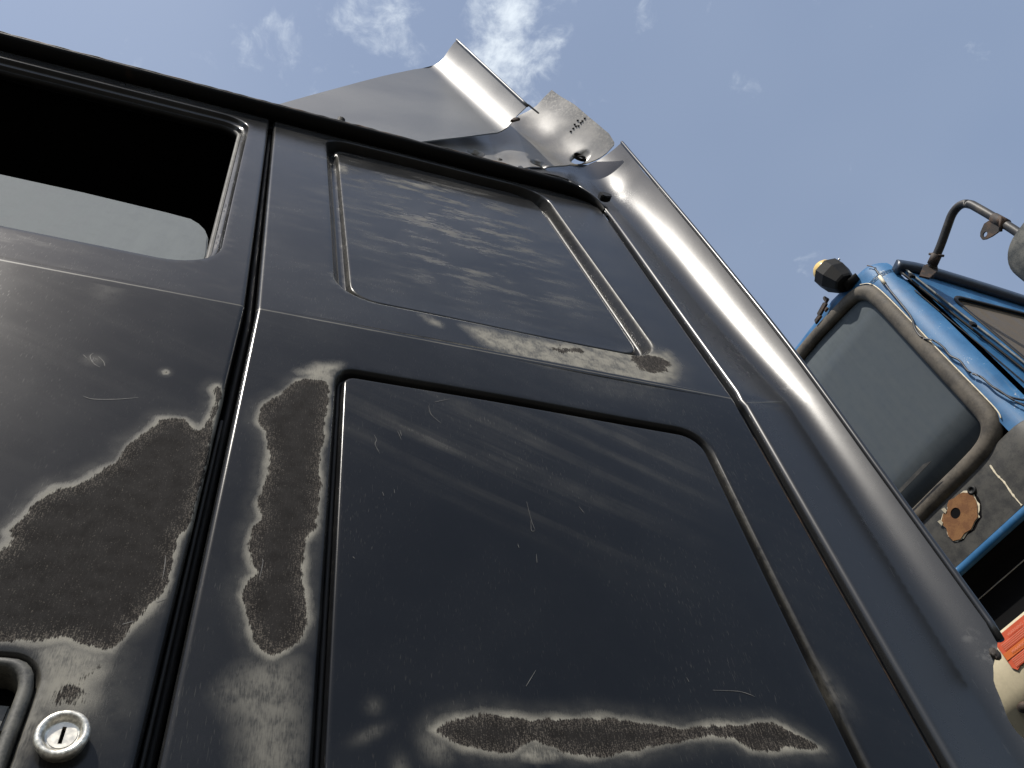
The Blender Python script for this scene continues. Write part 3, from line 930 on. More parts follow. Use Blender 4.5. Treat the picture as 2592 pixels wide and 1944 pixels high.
# ------------------------------------------------------------------ door
WIN_C = [(-1.03, 2.297), (-0.0715, 2.297), (-0.1015, 2.936), (-1.03, 2.936)]
WIN_R = [0.05, 0.062, 0.052, 0.05]
win_loop = round_poly(WIN_C, WIN_R)
WIN_S = [(0, 0), (1.3, 0.4), (3.0, 2.8), (4.6, 7.2), (6.0, 8.8), (11.0, 9.6), (12.2, 10.8), (13.6, 15.0), (15.0, 18.0), (16.5, 20.0)]
win_p = prof(WIN_S, 0.55e-3)
win_in = round_poly(WIN_C, WIN_R, 0.0165)
HANDLE_C = [(-0.30, 1.60), (-0.0955, 1.60), (-0.0975, 1.7845), (-0.30, 1.7845)]
HANDLE_R = [0.02, 0.02, 0.022, 0.02]
hand_loop = round_poly(HANDLE_C, HANDLE_R)
hand_p = prof([(0, 0), (1.0, 0.5), (2.2, 3.0), (3.4, 7.0)], 0.5e-3)
hand_in = round_poly(HANDLE_C, HANDLE_R, 0.0034)


def Y_door(x, z):
    p = np.stack([x, z], 1)
    y = y_side(x, z) + 0.0008 * np.sin(6.0 * x + 0.4) * np.sin(6.0 * z + 1.0)
    y = y + win_p(poly_sd(p, win_loop)) + hand_p(poly_sd(p, hand_loop))
    return y + edge_round(x_gap_l(z) - x)


door_outline = np.concatenate([np.array([(-1.15, 1.15), (-0.6, 1.15), (-0.2, 1.15)]), line_at(x_gap_l, 0.0), np.array([(-0.2, 2.999), (-0.6, 2.999), (-1.15, 2.999)])])
door_lines = [line_at(x_gap_l, -o) for o in (0.0008, 0.0018, 0.003, 0.0052)]
door_lines += [np.array([[-1.14, ZC + o], [-0.0390, ZC + o]]) for o in (-0.004, -0.0016, 0, 0.0016, 0.004)]
win_rings = [round_poly(WIN_C, WIN_R, d * 1e-3, 10) for d in (0, 0.9, 1.7, 2.5, 3.3, 4.1, 4.9, 6.0, 10.6, 11.6, 12.4, 13.2, 14.2, 15.2)]
hand_rings = [round_poly(HANDLE_C, HANDLE_R, d * 1e-3, 10) for d in (0, 0.8, 1.6, 2.5)]
DOOR = skin("door", door_outline, Y_door,
            [(-0.33, -0.02, 1.66, 2.21, 0.0038), (-0.60, -0.04, 2.2, 2.998, 0.010), (-1.15, -0.60, 1.15, 2.998, 0.03), (-0.60, -0.334, 1.15, 2.198, 0.02), (-0.33, -0.02, 1.15, 1.655, 0.02)],
            loops=[densify(r, 0.012) for r in win_rings] + [densify(r, 0.010) for r in hand_rings], lines=door_lines,
            holes=[densify(win_in, 0.012), densify(hand_in, 0.010)],
            mat=M['paint'], parent=CAB, ret=0.012,
            attrs={'wear': wear_fn(WEAR_D),
                   'dust': soft([(DUST_LOCK, 0.75, 0.016)], [(-0.149, 2.086, 0.006, 0.005, 0.4, 0.16), (-0.165, 2.205, 0.01, 0.02, 0, 0.10), (-0.097, 1.735, 0.002, 0.03, 0, 0.5)]),
                   'streak_level': lambda x, z: 0.10 * gauss(x, z, -0.2, 2.27, 0.2, 0.05),
                   'streak_slant': lambda x, z: np.full(len(x), 0.02),
                   'chalk': lambda x, z: 0.055 + 0.08 * np.clip((z - 2.15) / 0.12, 0, 1) + 0.07 * np.clip((z - 2.4) / 0.5, 0, 1)},
            label="black cab door with a large rubbed patch, open window and chrome lock")

# door glass, half lowered
PT = [(-1.02, 2.505)] + PANE + [(-0.0905, 2.20), (-1.02, 2.20)]


def up_frame(depth):
    """x along the cab, v up the leaning side, placed depth behind the skin"""
    v = Vector((0, T, 1)).normalized()
    return frame((0, depth, ZC), (1, 0, 0), v)


s_up = math.sqrt(1 + T * T)
pane_poly = [(x, (z - ZC) * s_up) for x, z in PT[::-1]]
solid("window_pane", pane_poly, up_frame(0.0245), -0.005, M['pane'], DOOR, 0.0018,
      "dusty grey green door glass wound half way down")
# rubber run in which the glass slides
run = [(p[0], y_side(np.array([p[0]]), np.array([p[1]]))[0] + 0.021, p[1]) for p in densify(round_poly(WIN_C, WIN_R, 0.0145, 10), 0.02)]
sweep("window_run", run, [(-0.0035, -0.004), (0.0035, -0.004), (0.0035, 0.010), (-0.0035, 0.010)], M['rubber'], DOOR, closed=True, up=(0, 1, 0))
# screws in the window frame
for sx_, sz_ in ((-0.3185, 2.955), (-0.2715, 2.9575)):
    lathe("frame_screw", [(0.0, 0.0012), (0.003, 0.001), (0.0042, -0.0005)], frame((sx_, y_side(np.array([sx_]), np.array([sz_]))[0], sz_), (1, 0, 0), (0, T, 1)),
          M['black'], DOOR, 14)
# scratches: thin bright scores lying on the skin
def score(parent, fn, lines, name, mat, wdt):
    bm = bmesh.new()
    for L in lines:
        P = smooth_path([(a[0], a[1], 0) for a in L], 4)
        row = []
        for i, p in enumerate(P):
            t = P[min(i + 1, len(P) - 1)] - P[max(i - 1, 0)]
            t = t / (np.linalg.norm(t) + 1e-12)
            k = wdt * (0.35 + 0.65 * math.sin(math.pi * (i + 0.4) / len(P))) * random.uniform(0.7, 1.2)
            a = (p[0] - t[1] * k, p[1] + t[0] * k)
            b = (p[0] + t[1] * k, p[1] - t[0] * k)
            q = fn(np.array([a[0], b[0]]), np.array([a[1], b[1]])) - 0.0004
            row.append((bm.verts.new((a[0], q[0], a[1])), bm.verts.new((b[0], q[1], b[1]))))
        for (a, b), (c, d) in zip(row[:-1], row[1:]):
            bm.faces.new((a, b, d, c))
    bmesh.ops.recalc_face_normals(bm, faces=bm.faces)
    me = bpy.data.meshes.new(name)
    bm.to_mesh(me)
    bm.free()
    return add_obj(name, me, mat, parent)


for n_, L in enumerate(SCRATCH):
    if n_ in (12, 14, 17, 18, 21, 22, 25, 27):
        continue
    on_door = np.mean([p[0] for p in L]) < -0.03
    score(DOOR if on_door else PANEL, Y_door if on_door else Y_panel, [L], "scratch", M['scratch'], 0.00028)

# seal and dark sill inside the door gap
gz = [float(q) for q in np.arange(1.2, 2.99, 0.03)]
gp = [((x_gap_l(q) + x_gap_r(q)) / 2, float(y_side(np.array([0.0]), np.array([q]))[0]) + 0.026, q) for q in gz]
sweep("door_seal", gp, circ(0.0042, 10), M['rubber'], CAB)
sweep("door_jamb", [(p[0], p[1] + 0.022, p[2]) for p in gp], [(-0.03, -0.004), (0.03, -0.004), (0.03, 0.004), (-0.03, 0.004)], M['dark'], CAB, up=(0, 1, 0), smooth=False)
gp2 = [(x_gap_l(q) + 0.003, float(y_side(np.array([0.0]), np.array([q]))[0]) + 0.010, q) for q in gz if q < 2.05]
sweep("seal_lip", gp2, circ(0.0016, 8), M['rubber'], CAB)

# ------------------------------------------------------------------ handle and lock
hy = -0.001
fr_out = [(-0.29, 1.60)] + [(-0.1010, 1.60)] + [(-0.1005, 1.66), (-0.1002, 1.70), (-0.1003, 1.755), (-0.1012, 1.7645), (-0.1040, 1.7715), (-0.1085, 1.7762), (-0.1150, 1.7785)] + [(-0.29, 1.7785)]
fr_in = [(-0.28, 1.61), (-0.1085, 1.61), (-0.1080, 1.68), (-0.1082, 1.7575), (-0.1098, 1.7645), (-0.1135, 1.7695), (-0.1185, 1.7722), (-0.28, 1.7722)]
HANDLE = thing_parent = None
outer = densify(fr_out, 0.006)
inner = densify(fr_in, 0.006)


def ring_solid(name, outer, inner, y0, y1, mat, parent, label=None, bev=0.0015):
    """flat ring between two loops, from depth y0 (front) to y1"""
    n = 160

    def resample(L):
        L = np.array(L)
        seg = np.linalg.norm(np.roll(L, -1, 0) - L, axis=1)
        s = np.concatenate([[0], np.cumsum(seg)])
        q = np.linspace(0, s[-1], n, endpoint=False)
        LL = np.concatenate([L, L[:1]])
        return np.stack([np.interp(q, s, LL[:, 0]), np.interp(q, s, LL[:, 1])], 1)
    # match points by angle round the centre
    c = np.array(outer).mean(0)

    def by_angle(L):
        L = resample(L)
        a = np.arctan2(L[:, 1] - c[1], L[:, 0] - c[0])
        o = np.argsort(a)
        L = L[o]
        a = a[o]
        q = np.linspace(-math.pi, math.pi, n, endpoint=False)
        return np.stack([np.interp(q, a, L[:, 0], period=2 * math.pi), np.interp(q, a, L[:, 1], period=2 * math.pi)], 1)
    A, B = by_angle(outer), by_angle(inner)
    rows = []
    for t, y in ((0, y1), (0, y0 + bev), (0.15, y0), (0.5, y0 - bev * 0.6), (0.85, y0), (1, y0 + bev), (1, y1)):
        L = A * (1 - t) + B * t
        rows.append([(p[0], y, p[1]) for p in L])
    V = [v for r in rows for v in r]
    F = []
    for i in range(len(rows) - 1):
        for k in range(n):
            k2 = (k + 1) % n
            F.append((i * n + k, i * n + k2, (i + 1) * n + k2, (i + 1) * n + k))
    me = mesh_from(name, V, F)
    bm = bmesh.new()
    bm.from_mesh(me)
    bmesh.ops.recalc_face_normals(bm, faces=bm.faces)
    bm.to_mesh(me)
    bm.free()
    return add_obj(name, me, mat, parent, label)


HF = ring_solid("door_handle", outer, inner, -0.003, 0.022, M['plastic'], CAB, "weathered black plastic handle surround at the door edge")
box("handle_recess", (-0.29, 0.030, 1.60), (-0.098, 0.034, 1.783), M['dark'], HF)
solid("handle_lever", [(-0.26, 1.700), (-0.1150, 1.700), (-0.1120, 1.712), (-0.1125, 1.732), (-0.26, 1.734)], frame((0, 0.010, 0), (1, 0, 0), (0, 0, 1)), -0.010,
      M['plastic'], HF, 0.002)
solid("handle_lever", [(-0.26, 1.738), (-0.1200, 1.7385), (-0.1115, 1.7385), (-0.1110, 1.7555), (-0.1190, 1.7560), (-0.26, 1.756)], frame((0, 0.012, 0), (1, 0, 0), (0, 0, 1)), -0.008,
      M['mirror_shell'], HF, 0.0015)

LM = frame((-0.0757, 0.0, 1.7275), (1, 0, 0), (0, 0, 1))      # local z looks along -y
LOCK_O = lathe("door_lock", [(0.0128, -0.004), (0.0130, 0.0045), (0.0142, 0.0052), (0.0147, 0.0066), (0.0146, 0.0082), (0.0138, 0.0096), (0.0122, 0.0102),
                             (0.0108, 0.0096), (0.0098, 0.0078), (0.0092, 0.0066), (0.0084, 0.0060), (0.0079, 0.0060)], LM, M['chrome'], CAB, 56,
               "round chrome door lock with a vertical key slot")
# lock barrel: disc with a slot cut through it
bmk = bmesh.new()
zf = 0.0064
L = [np.array((0.0078 * math.cos(a), 0.0078 * math.sin(a))) for a in np.linspace(0, 2 * math.pi, 48, endpoint=False)]
slot = [(-0.0011, -0.0052), (0.0011, -0.0052), (0.0011, 0.0052), (-0.0011, 0.0052)]
v2, e2, f2, *_ = delaunay_2d_cdt([Vector(p) for p in L] + [Vector(p) for p in slot],
                                 [(i, (i + 1) % 48) for i in range(48)] + [(48, 49), (49, 50), (50, 51), (51, 48)], [], 0, 1e-7)
vv = [bmk.verts.new((v[0], v[1], zf)) for v in v2]
for f in f2:
    c = sum((Vector(v2[i]) for i in f), Vector((0, 0))) / len(f)
    if c.length < 0.0078 and not (abs(c.x) < 0.0011 and abs(c.y) < 0.0052):
        bmk.faces.new([vv[i] for i in f])
bd = [e for e in bmk.edges if e.is_boundary]
r = bmesh.ops.extrude_edge_only(bmk, edges=bd)
for v in r['geom']:
    if isinstance(v, bmesh.types.BMVert):
        v.co.z -= 0.004
bmesh.ops.recalc_face_normals(bmk, faces=bmk.faces)
bmk.transform(LM)
mk = bpy.data.meshes.new("lock_barrel")
bmk.to_mesh(mk)
bmk.free()
add_obj("lock_barrel", mk, M['satin'], LOCK_O, smooth=False)
lathe("key_slot", [(0.0, 0.0030), (0.0077, 0.0030)], LM, M['dark'], LOCK_O, 24)

# ------------------------------------------------------------------ gutter along the roof edge
gpath = [(-1.15, 2.976)] + [(x, 2.976) for x in np.arange(-1.1, 0.50, 0.04)]
gpath += [(0.525, 2.9745), (0.545, 2.970), (0.562, 2.962), (0.575, 2.950), (0.584, 2.934), (0.588, 2.917)]
gp3 = [(x, float(y_side(np.array([x]), np.array([z]))[0]), z) for x, z in smooth_path([(a, b) for a, b in gpath], 3)]
nsec = len(gp3)
sc = [1.0 if p[0] < 0.50 else max(0.12, 1.0 - 0.88 * (i - next(k for k, q in enumerate(gp3) if q[0] >= 0.50)) / 19.0) for i, p in enumerate(gp3)]
gut = [(-b, a) for a, b in [(-0.004, -0.002), (0.012, 0.0005), (0.022, 0.004), (0.0262, 0.008), (0.0262, 0.0125), (0.0236, 0.0125), (0.0225, 0.009), (0.012, 0.006), (-0.004, 0.008)]]
GUT = sweep("roof_gutter", gp3, gut, M['gutter'], CAB, up=(0, -1, 0), scale=sc, label="black rain gutter along the roof edge")
lip = [(p[0], p[1] - 0.0249, p[2] + 0.0132) for p in gp3 if p[0] < 0.52]
random.seed(3)
lip2 = []
for i, p in enumerate(lip):
    lip2.append((p[0], p[1] + random.uniform(-0.0006, 0.0006), p[2] + random.uniform(-0.0005, 0.0012) * (1.6 if p[0] < -0.2 or p[0] > 0.1 else 0.6)))
sweep("gutter_lip", lip2, circ(0.0022, 8), M['gutter_lip'], GUT, label="rust flecked upper lip of the gutter")
# black rubber clip at the gutter end
solid("gutter_clip", [(0.590, 2.965), (0.600, 2.962), (0.612, 2.968), (0.618, 2.980), (0.612, 2.986), (0.596, 2.987), (0.588, 2.982)],
      frame((0, 0.066, 0), (1, 0, 0), (0, 0, 1)), 0.014, M['rubber'], CAB, 0.002)

# ------------------------------------------------------------------ cab shell behind the skin (roof, walls, dark interior)
rs = []
for yv, zv in ((0.078, 2.984), (0.10, 3.000), (0.15, 3.03), (0.25, 3.06), (0.6, 3.085), (1.2, 3.095), (1.8, 3.085), (2.2, 3.04), (2.33, 2.98)):
    rs.append([(x, yv, zv) for x in np.linspace(-1.15, 0.585, 12)])
V = [v for r in rs for v in r]
F = [(i * 12 + k, i * 12 + k + 1, (i + 1) * 12 + k + 1, (i + 1) * 12 + k) for i in range(len(rs) - 1) for k in range(11)]
add_obj("roof", mesh_from("roof", V, F), M['paint'], CAB)
for nm, lo, hi in (("rear_wall", (0.560, 0.110, 1.1), (0.570, 2.36, 2.985)), ("far_wall", (-1.15, 2.37, 1.1), (0.574, 2.40, 2.98)),
                   ("front_wall", (-1.24, 0.0, 1.1), (-1.16, 2.40, 2.98)), ("cab_floor", (-1.15, 0.05, 1.10), (0.56, 2.36, 1.14)),
                   ("headlining", (-1.15, 0.085, 2.955), (0.565, 2.36, 2.965)), ("inner_panel", (-0.02, 0.10, 1.15), (0.56, 0.105, 2.95))):
    box(nm, lo, hi, M['dark'] if nm in ("cab_floor", "headlining", "inner_panel") else M['black'], CAB)
box("sill_skirt", (-1.15, 0.02, 0.55), (0.574, 2.38, 1.10), M['black'], CAB, 0.01)
for wx in (-0.75,):
    for wy in (0.18, 2.22):
        WH = lathe("wheel", [(0.0, 0.10), (0.20, 0.10), (0.24, 0.14), (0.30, 0.15), (0.46, 0.145), (0.50, 0.11), (0.50, -0.11), (0.46, -0.145), (0.30, -0.15), (0.0, -0.12)],
                   frame((wx, wy, 0.50), (1, 0, 0), (0, 0, 1)), M['rubber'], CAB, 40)
for wy in (0.75, 1.55):
    box("chassis_rail", (-1.1, wy - 0.04, 0.45), (0.9, wy + 0.04, 0.70), M['old_steel'], CAB)
box("rear_support", (0.2, 0.70, 0.0), (0.5, 1.60, 0.45), M['old_steel'], CAB, 0.01)

# ------------------------------------------------------------------ rear corner pillar and roof fairing
def xr(z):
    return np.interp(z, [1.0, 1.735, 1.755, 1.763, 1.775, 1.790, 1.805, 1.812, 1.817, 1.821, 1.828, 1.838, 1.86, 1.92, 2.10, 3.30],
                     [0.670, 0.674, 0.677, 0.675, 0.675, 0.678, 0.680, 0.6815, 0.684, 0.685, 0.689, 0.694, 0.697, 0.6965, 0.694, 0.694])


_z = np.linspace(0.9, 3.6, 2701)
_k = np.exp(-0.5 * (np.arange(-300, 301) * 0.001 / 0.09) ** 2)
_ye = np.convolve(np.pad(np.interp(_z, [1.0, 2.2, 2.33, 2.72, 3.24, 3.40], [-0.036, -0.034, -0.033, -0.013, 0.020, 0.03]), 300, 'edge'), _k / _k.sum(), 'valid')


def ye(z):
    return np.interp(z, _z, _ye)


def yfl(z):
    return -0.003 + T * np.maximum(0, z - ZC)


PF = np.array([(0.5885, 1.0), (0.5885, ZC - 0.012), (0.5865, ZC), (0.5885, ZC + 0.02), (0.599, 2.90), (0.5985, 2.94), (0.594, 2.985), (0.586, 3.036), (0.571, 3.068),
               (0.552, 3.092), (0.530, 3.102), (0.50, 3.098), (0.44, 3.062)])


def Y_pil(x, z):
    wf = (yfl(z) - ye(z)) / 1.05 + 0.006
    s = np.minimum((0.695 - x) / wf, 1)
    y = yfl(z) + (ye(z) - yfl(z)) * (1 - s) ** 2
    y = y + 0.0012 * np.exp(-0.5 * ((z - ZC) / 0.006) ** 2) * np.clip((0.68 - x) / 0.08, 0, 1)      # shallow joint
    # long soft dents of the pressed sheet
    y = y + 0.0014 * np.sin(8.3 * z + 0.7) * np.sin(30 * (x - 0.59)) + 0.004 * gauss(x, z, 0.655, 3.05, 0.03, 0.03)
    y = y + 0.010 * np.clip((z - 3.09) / 0.10, 0, 1) * np.clip((0.62 - x) / 0.10, 0, 1)       # tucked behind the joining plate
    xf = np.interp(z, PF[:9, 1], PF[:9, 0])
    d = np.where(z < 3.07, x - xf, 1.0)
    return y + 1.3 * edge_round(d, 0.0065)


zs_r = np.concatenate([np.arange(1.0, 1.72, 0.04), np.arange(1.72, 1.88, 0.006), np.arange(1.88, 3.23, 0.02)])
rear_edge = np.array([[float(xr(q)), q] for q in zs_r])
p_out = np.concatenate([PF[0:1], np.array([(0.62, 1.0)]), rear_edge, np.array([(0.694, 3.246), (0.6854, 3.2463), (0.675, 3.2485), (0.660, 3.249), (0.6385, 3.25), (0.58, 3.24), (0.50, 3.19), (0.44, 3.11)]),
                        densify(PF, 0.02, False)[::-1][:-1]])


def pil_line(off):
    q = densify(PF[:9], 0.015, False)
    return q + np.array([off, 0.0])


PIL = skin("rear_corner_pillar", p_out, Y_pil, [(0.43, 0.70, 1.0, 1.70, 0.02), (0.43, 0.70, 1.70, 3.25, 0.0062)],
           lines=[pil_line(o) for o in (0.001, 0.0022, 0.0038, 0.0064)], mat=M['pillar'], parent=CAB, ret=0.004,
           attrs={'dust': soft([], [(0.689, 1.833, 0.004, 0.005, 0, 0.55), (0.684, 1.856, 0.003, 0.004, 0, 0.3), (0.678, 1.785, 0.002, 0.005, 0, 0.3), (0.676, 2.262, 0.004, 0.003, 0, 0.6)])},
           label="satin black flared rear corner pillar with long white sun glint")
hem = [(float(xr(q)) + 0.0012, float(ye(q)) - 0.0012, float(q)) for q in np.concatenate([np.arange(1.84, 3.245, 0.02), [3.243]])]
sweep("rolled_edge", hem, [(a * 1.0, b * 1.0) for a, b in circ(0.0038, 12)], M['pillar'], PIL)
# welded joint across the pillar at the height of the crease
jl = [(0.5915 + 0.004 * k, 2.2135 + 0.0012 * k) for k in range(17)]
score(PIL, Y_pil, [jl], "joint_line", M['edge_pale'], 0.0005)
# dark channel between side wall and pillar
ch = [(float(x_rear(q)) + 0.005, float(yfl(q)) + 0.032, float(q)) for q in np.arange(1.0, 2.99, 0.04)]
sweep("pillar_channel", ch, [(-0.03, -0.002), (0.03, -0.002), (0.03, 0.002), (-0.03, 0.002)], M['old_steel'], CAB, up=(0, 1, 0), smooth=False)
# crushed filler where the lower edge of the pillar is broken
for k, (a, b) in enumerate(((0.6905, 1.8315),)):
    bm = bmesh.new()
    bmesh.ops.create_icosphere(bm, subdivisions=3, radius=1.0)
    for v in bm.verts:
        v.co *= random.uniform(0.7, 1.2)
    bm.transform(Matrix.Translation((a, float(Y_pil(np.array([a]), np.array([b]))[0]) + 0.001, b)) @ Matrix.Rotation(random.uniform(0, 3), 4, 'Y') @ Matrix.Diagonal((0.0055, 0.003, 0.0075, 1)))
    me = bpy.data.meshes.new("broken_filler")
    bm.to_mesh(me)
    bm.free()
    add_obj("broken_filler", me, M['edge_pale'] if k % 3 == 1 else M['old_steel'], PIL)


def sline(x, z, A, B):
    A = np.array(A)
    B = np.array(B)
    t = (B - A) / np.linalg.norm(B - A)
    n = np.array([-t[1], t[0]])          # to the left of A->B
    return (x - A[0]) * n[0] + (z - A[1]) * n[1]


BA, BB = (0.668, 3.205), (0.548, 3.462)
BH = [(0.600, 3.2110, 0.0150), (0.497, 3.160, 0.0150), (0.355, 3.170, 0.0150)]


def Y_br(x, z):
    s = np.clip(sline(x, z, BA, BB), -0.02, 2)
    u = np.minimum(s / 0.11, 1)
    y = -0.003 + 0.092 * (1 - (1 - u) ** 2)
    y = y - 0.010 * np.clip((3.15 - z) / 0.06, 0, 1) ** 2 * np.clip((0.60 - x) / 0.05, 0, 1)
    y = y + 0.0016 * np.sin(41 * x + 3) * np.sin(37 * z)
    y = y + 0.016 * np.clip((0.47 - x) / 0.07, 0, 1)
    for hx, hz, hr in BH:
        d = np.hypot(x - hx, z - hz)
        y = y + 0.007 * np.clip((hr * 1.5 - d) / (hr * 0.5), 0, 1) ** 1.5
    return y


br_out = np.array([(0.6616, 3.1956), (0.6615, 3.2006), (0.6522, 3.2295), (0.6422, 3.2505), (0.632, 3.2745), (0.6125, 3.3195), (0.5925, 3.364), (0.5705, 3.409), (0.5503, 3.4516),
                   (0.5374, 3.4472), (0.5212, 3.4359), (0.4849, 3.4273), (0.43, 3.36), (0.34, 3.28), (0.22, 3.21), (0.20, 3.06), (0.30, 3.055), (0.40, 3.062),
                   (0.4617, 3.109), (0.5207, 3.157), (0.550, 3.178), (0.5786, 3.1915), (0.6169, 3.1860), (0.6376, 3.1858), (0.6495, 3.1885)])
hl = [np.array([(hx + hr * math.cos(a), hz + hr * math.sin(a)) for a in np.linspace(0, 2 * math.pi, 24, endpoint=False)]) for hx, hz, hr in BH]
hl2 = [np.array([(hx + hr * 1.5 * math.cos(a), hz + hr * 1.5 * math.sin(a)) for a in np.linspace(0, 2 * math.pi, 32, endpoint=False)]) for hx, hz, hr in BH]
BRK = skin("fairing_bracket", densify(br_out, 0.008), Y_br, [(0.19, 0.68, 3.04, 3.48, 0.006)], loops=hl2, holes=hl, mat=M['bracket'], parent=CAB, ret=0.003,
           attrs={'dust': lambda x, z: 0.5 * np.clip(1 - sline(x, z, BA, BB) / 0.05, 0, 1)},
           label="worn silver joining plate of the roof fairing with bolt holes")
for hx, hz, hr in BH:
    y0 = float(Y_br(np.array([hx + hr * 1.01]), np.array([hz]))[0])
    F4 = frame((hx, y0 + 0.007, hz), (1, 0, 0), (0, 0, 1))
    lathe("bolt_well", [(0.0, -0.001), (hr * 1.05, -0.001), (hr * 1.05, 0.006)], F4, M['black'], BRK, 24)
    lathe("bolt", [(0.0, 0.0030), (hr * 0.26, 0.0028), (hr * 0.32, 0.001), (hr * 0.32, -0.001)], frame((hx + 0.001, y0 + 0.006, hz - hr * 0.45), (1, 0, 0), (0, 0, 1)), M['steel'], BRK, 6, smooth=False)
# stamped marks near the upper edge of the plate
for a, b in ((0.5866, 3.3028), (0.5913, 3.3068), (0.5959, 3.3081), (0.6004, 3.3046), (0.6041, 3.3085), (0.5988, 3.3196), (0.6070, 3.3097), (0.6110, 3.3117), (0.5935, 3.3150)):
    y0 = float(Y_br(np.array([a]), np.array([b]))[0])
    lathe("stamped_mark", [(0.0, 0.0004), (0.0016, 0.0006), (0.0021, 0.0016), (0.0027, 0.0010), (0.0029, -0.0006)], frame((a, y0, b), (1, 0, 0.9), (0, 0.3, 1)), M['black'], BRK, 10)

UA, UB = (0.472, 3.285), (0.318, 3.690)


def Y_up(x, z):
    s = np.clip(sline(x, z, UA, UB), -0.02, 2)
    u = np.minimum(s / 0.078, 1)
    return -0.002 + 0.076 * (1 - (1 - u) ** 2) + 0.09 * np.maximum(0, s - 0.05) 


up_out = np.array([(0.4624, 3.2893), (0.4279, 3.3859), (0.38, 3.5157), (0.3395, 3.6255), (0.3244, 3.6660), (0.3193, 3.6690), (0.3095, 3.6619), (0.2994, 3.6454), (0.2913, 3.6360), (0.2756, 3.6290),
                   (0.2252, 3.5785), (0.1762, 3.5200), (0.1471, 3.4840), (0.095, 3.414), (0.0431, 3.342), (-0.0147, 3.262), (-0.0685, 3.1855), (-0.14, 3.09), (-0.17, 3.02), (0.0, 2.99), (0.14, 3.02), (0.2193, 3.1146),
                   (0.270, 3.152), (0.3228, 3.1892), (0.3787, 3.2316), (0.4163, 3.2583), (0.429, 3.2661), (0.4461, 3.2864)])
UPF = skin("roof_fairing", densify(up_out, 0.01), Y_up, [(-0.2, 0.48, 2.98, 3.70, 0.008)], mat=M['fairing'], parent=CAB, ret=0.003,
           attrs={'dust': lambda x, z: np.zeros(len(x))}, label="torn grey roof fairing sheet with flared bright edge above the gutter")
ue = [(0.3235 + (0.4632 - 0.3235) * q, float(Y_up(np.array([0.3235 + (0.4632 - 0.3235) * q]), np.array([3.667 + (3.2885 - 3.667) * q]))[0]) - 0.001, 3.667 + (3.2885 - 3.667) * q) for q in np.linspace(0.0, 1.0, 20)]
sweep("rolled_edge", ue, circ(0.0036, 12), M['fairing'], UPF)
# bent strip that hangs from the torn edge
solid("torn_strip", [(0.460, 3.297), (0.468, 3.295), (0.486, 3.252), (0.482, 3.248)], frame((0, 0.010, 0), (1, 0, 0), (0, 0, 1)), 0.0025, M['black'], UPF, 0.0006)
solid("torn_strip", [(0.428, 3.258), (0.437, 3.262), (0.457, 3.288), (0.452, 3.293), (0.440, 3.283)], frame((0, 0.048, 0), (1, 0, 0), (0, 0, 1)), 0.006, M['old_steel'], UPF, 0.001)
# struts that carry the fairing on the roof
for sx_ in (0.05, 0.40):
    sweep("fairing_strut", [(sx_, 0.30, 3.05), (sx_, 0.14, 3.12), (sx_ + 0.01, 0.105, 3.16)], circ(0.008, 8), M['black'], CAB)

# ------------------------------------------------------------------ blue truck behind
BLU = thing("blue_truck_cab", "chalky blue truck cab with beacon and mirror arm, parked behind the black cab", "truck cab", (2.6, 1.3, 0.0))


def fx(y):
    """front face of the blue cab, bowed forwards to the middle"""
    return 1.53 - 0.12 * (y - 0.2) + 0.05 * np.maximum(0, y - 0.9) ** 2


def front(y, z, off=0.0):
    return (float(fx(y)) - off, y, z)


# plan curve of the shell: far side of the front, round the corner, along the side
plan = [(float(fx(q)), q) for q in np.arange(2.0, 0.22, -0.06)] + [(float(fx(0.205)), 0.205), (1.5325, 0.190), (1.5385, 0.176), (1.549, 0.163), (1.562, 0.153), (1.578, 0.147), (1.60, 0.143), (1.65, 0.1405), (1.75, 0.139), (2.2, 0.138), (3.2, 0.138)]
plan = np.array(plan)
tn = np.gradient(plan, axis=0)
tn /= np.linalg.norm(tn, axis=1)[:, None]
nin = np.stack([-tn[:, 1], tn[:, 0]], 1)        # inward normal
if nin[0][0] < 0:
    nin = -nin


def shell(name, rows, sel, mat, parent, label=None, thick=0.0):
    V, F = [], []
    idx = np.where(sel)[0]
    for ins, z in rows:
        for i in idx:
            zz = z(plan[i]) if callable(z) else z
            V.append((plan[i][0] + nin[i][0] * ins, plan[i][1] + nin[i][1] * ins, zz))
    n = len(idx)
    for r in range(len(rows) - 1):
        for k in range(n - 1):
            F.append((r * n + k, r * n + k + 1, (r + 1) * n + k + 1, (r + 1) * n + k))
    me = mesh_from(name, V, F)
    bm = bmesh.new()
    bm.from_mesh(me)
    bmesh.ops.recalc_face_normals(bm, faces=bm.faces)
    bm.to_mesh(me)
    bm.free()
    o = add_obj(name, me, mat, parent, label)
    return o


is_front = plan[:, 1] > 0.20


def ztop(d):
    """roof edge drops a little towards the corner and along the side"""
    return lambda p: d - 0.030 * float(np.clip((0.32 - p[1]) / 0.15, 0, 1)) - 0.02 * float(np.clip((p[0] - 1.54) / 0.1, 0, 1))


all_s = np.ones(len(plan), bool)
front_s = plan[:, 1] > 0.16
shell("roof", [(0.0, lambda p: 3.283 - 0.060 * float(np.clip((0.40 - p[1]) / 0.18, 0, 1))), (0.0, ztop(3.300)), (0.004, ztop(3.318)), (0.013, ztop(3.332)), (0.03, ztop(3.343)), (0.07, ztop(3.352)), (0.2, ztop(3.362)), (0.6, ztop(3.37))],
      plan[:, 0] < 1.60, M['blue'], BLU, "blue roof edge above the windscreen")
CPL = shell("corner_pillar", [(0.0, 2.40), (0.0, 2.6), (0.0, 2.8), (0.0, 3.0), (0.0, 3.24)], (plan[:, 1] < 0.21) & (plan[:, 0] < 1.60), M['blue'], BLU, "blue windscreen pillar with a cable on it")
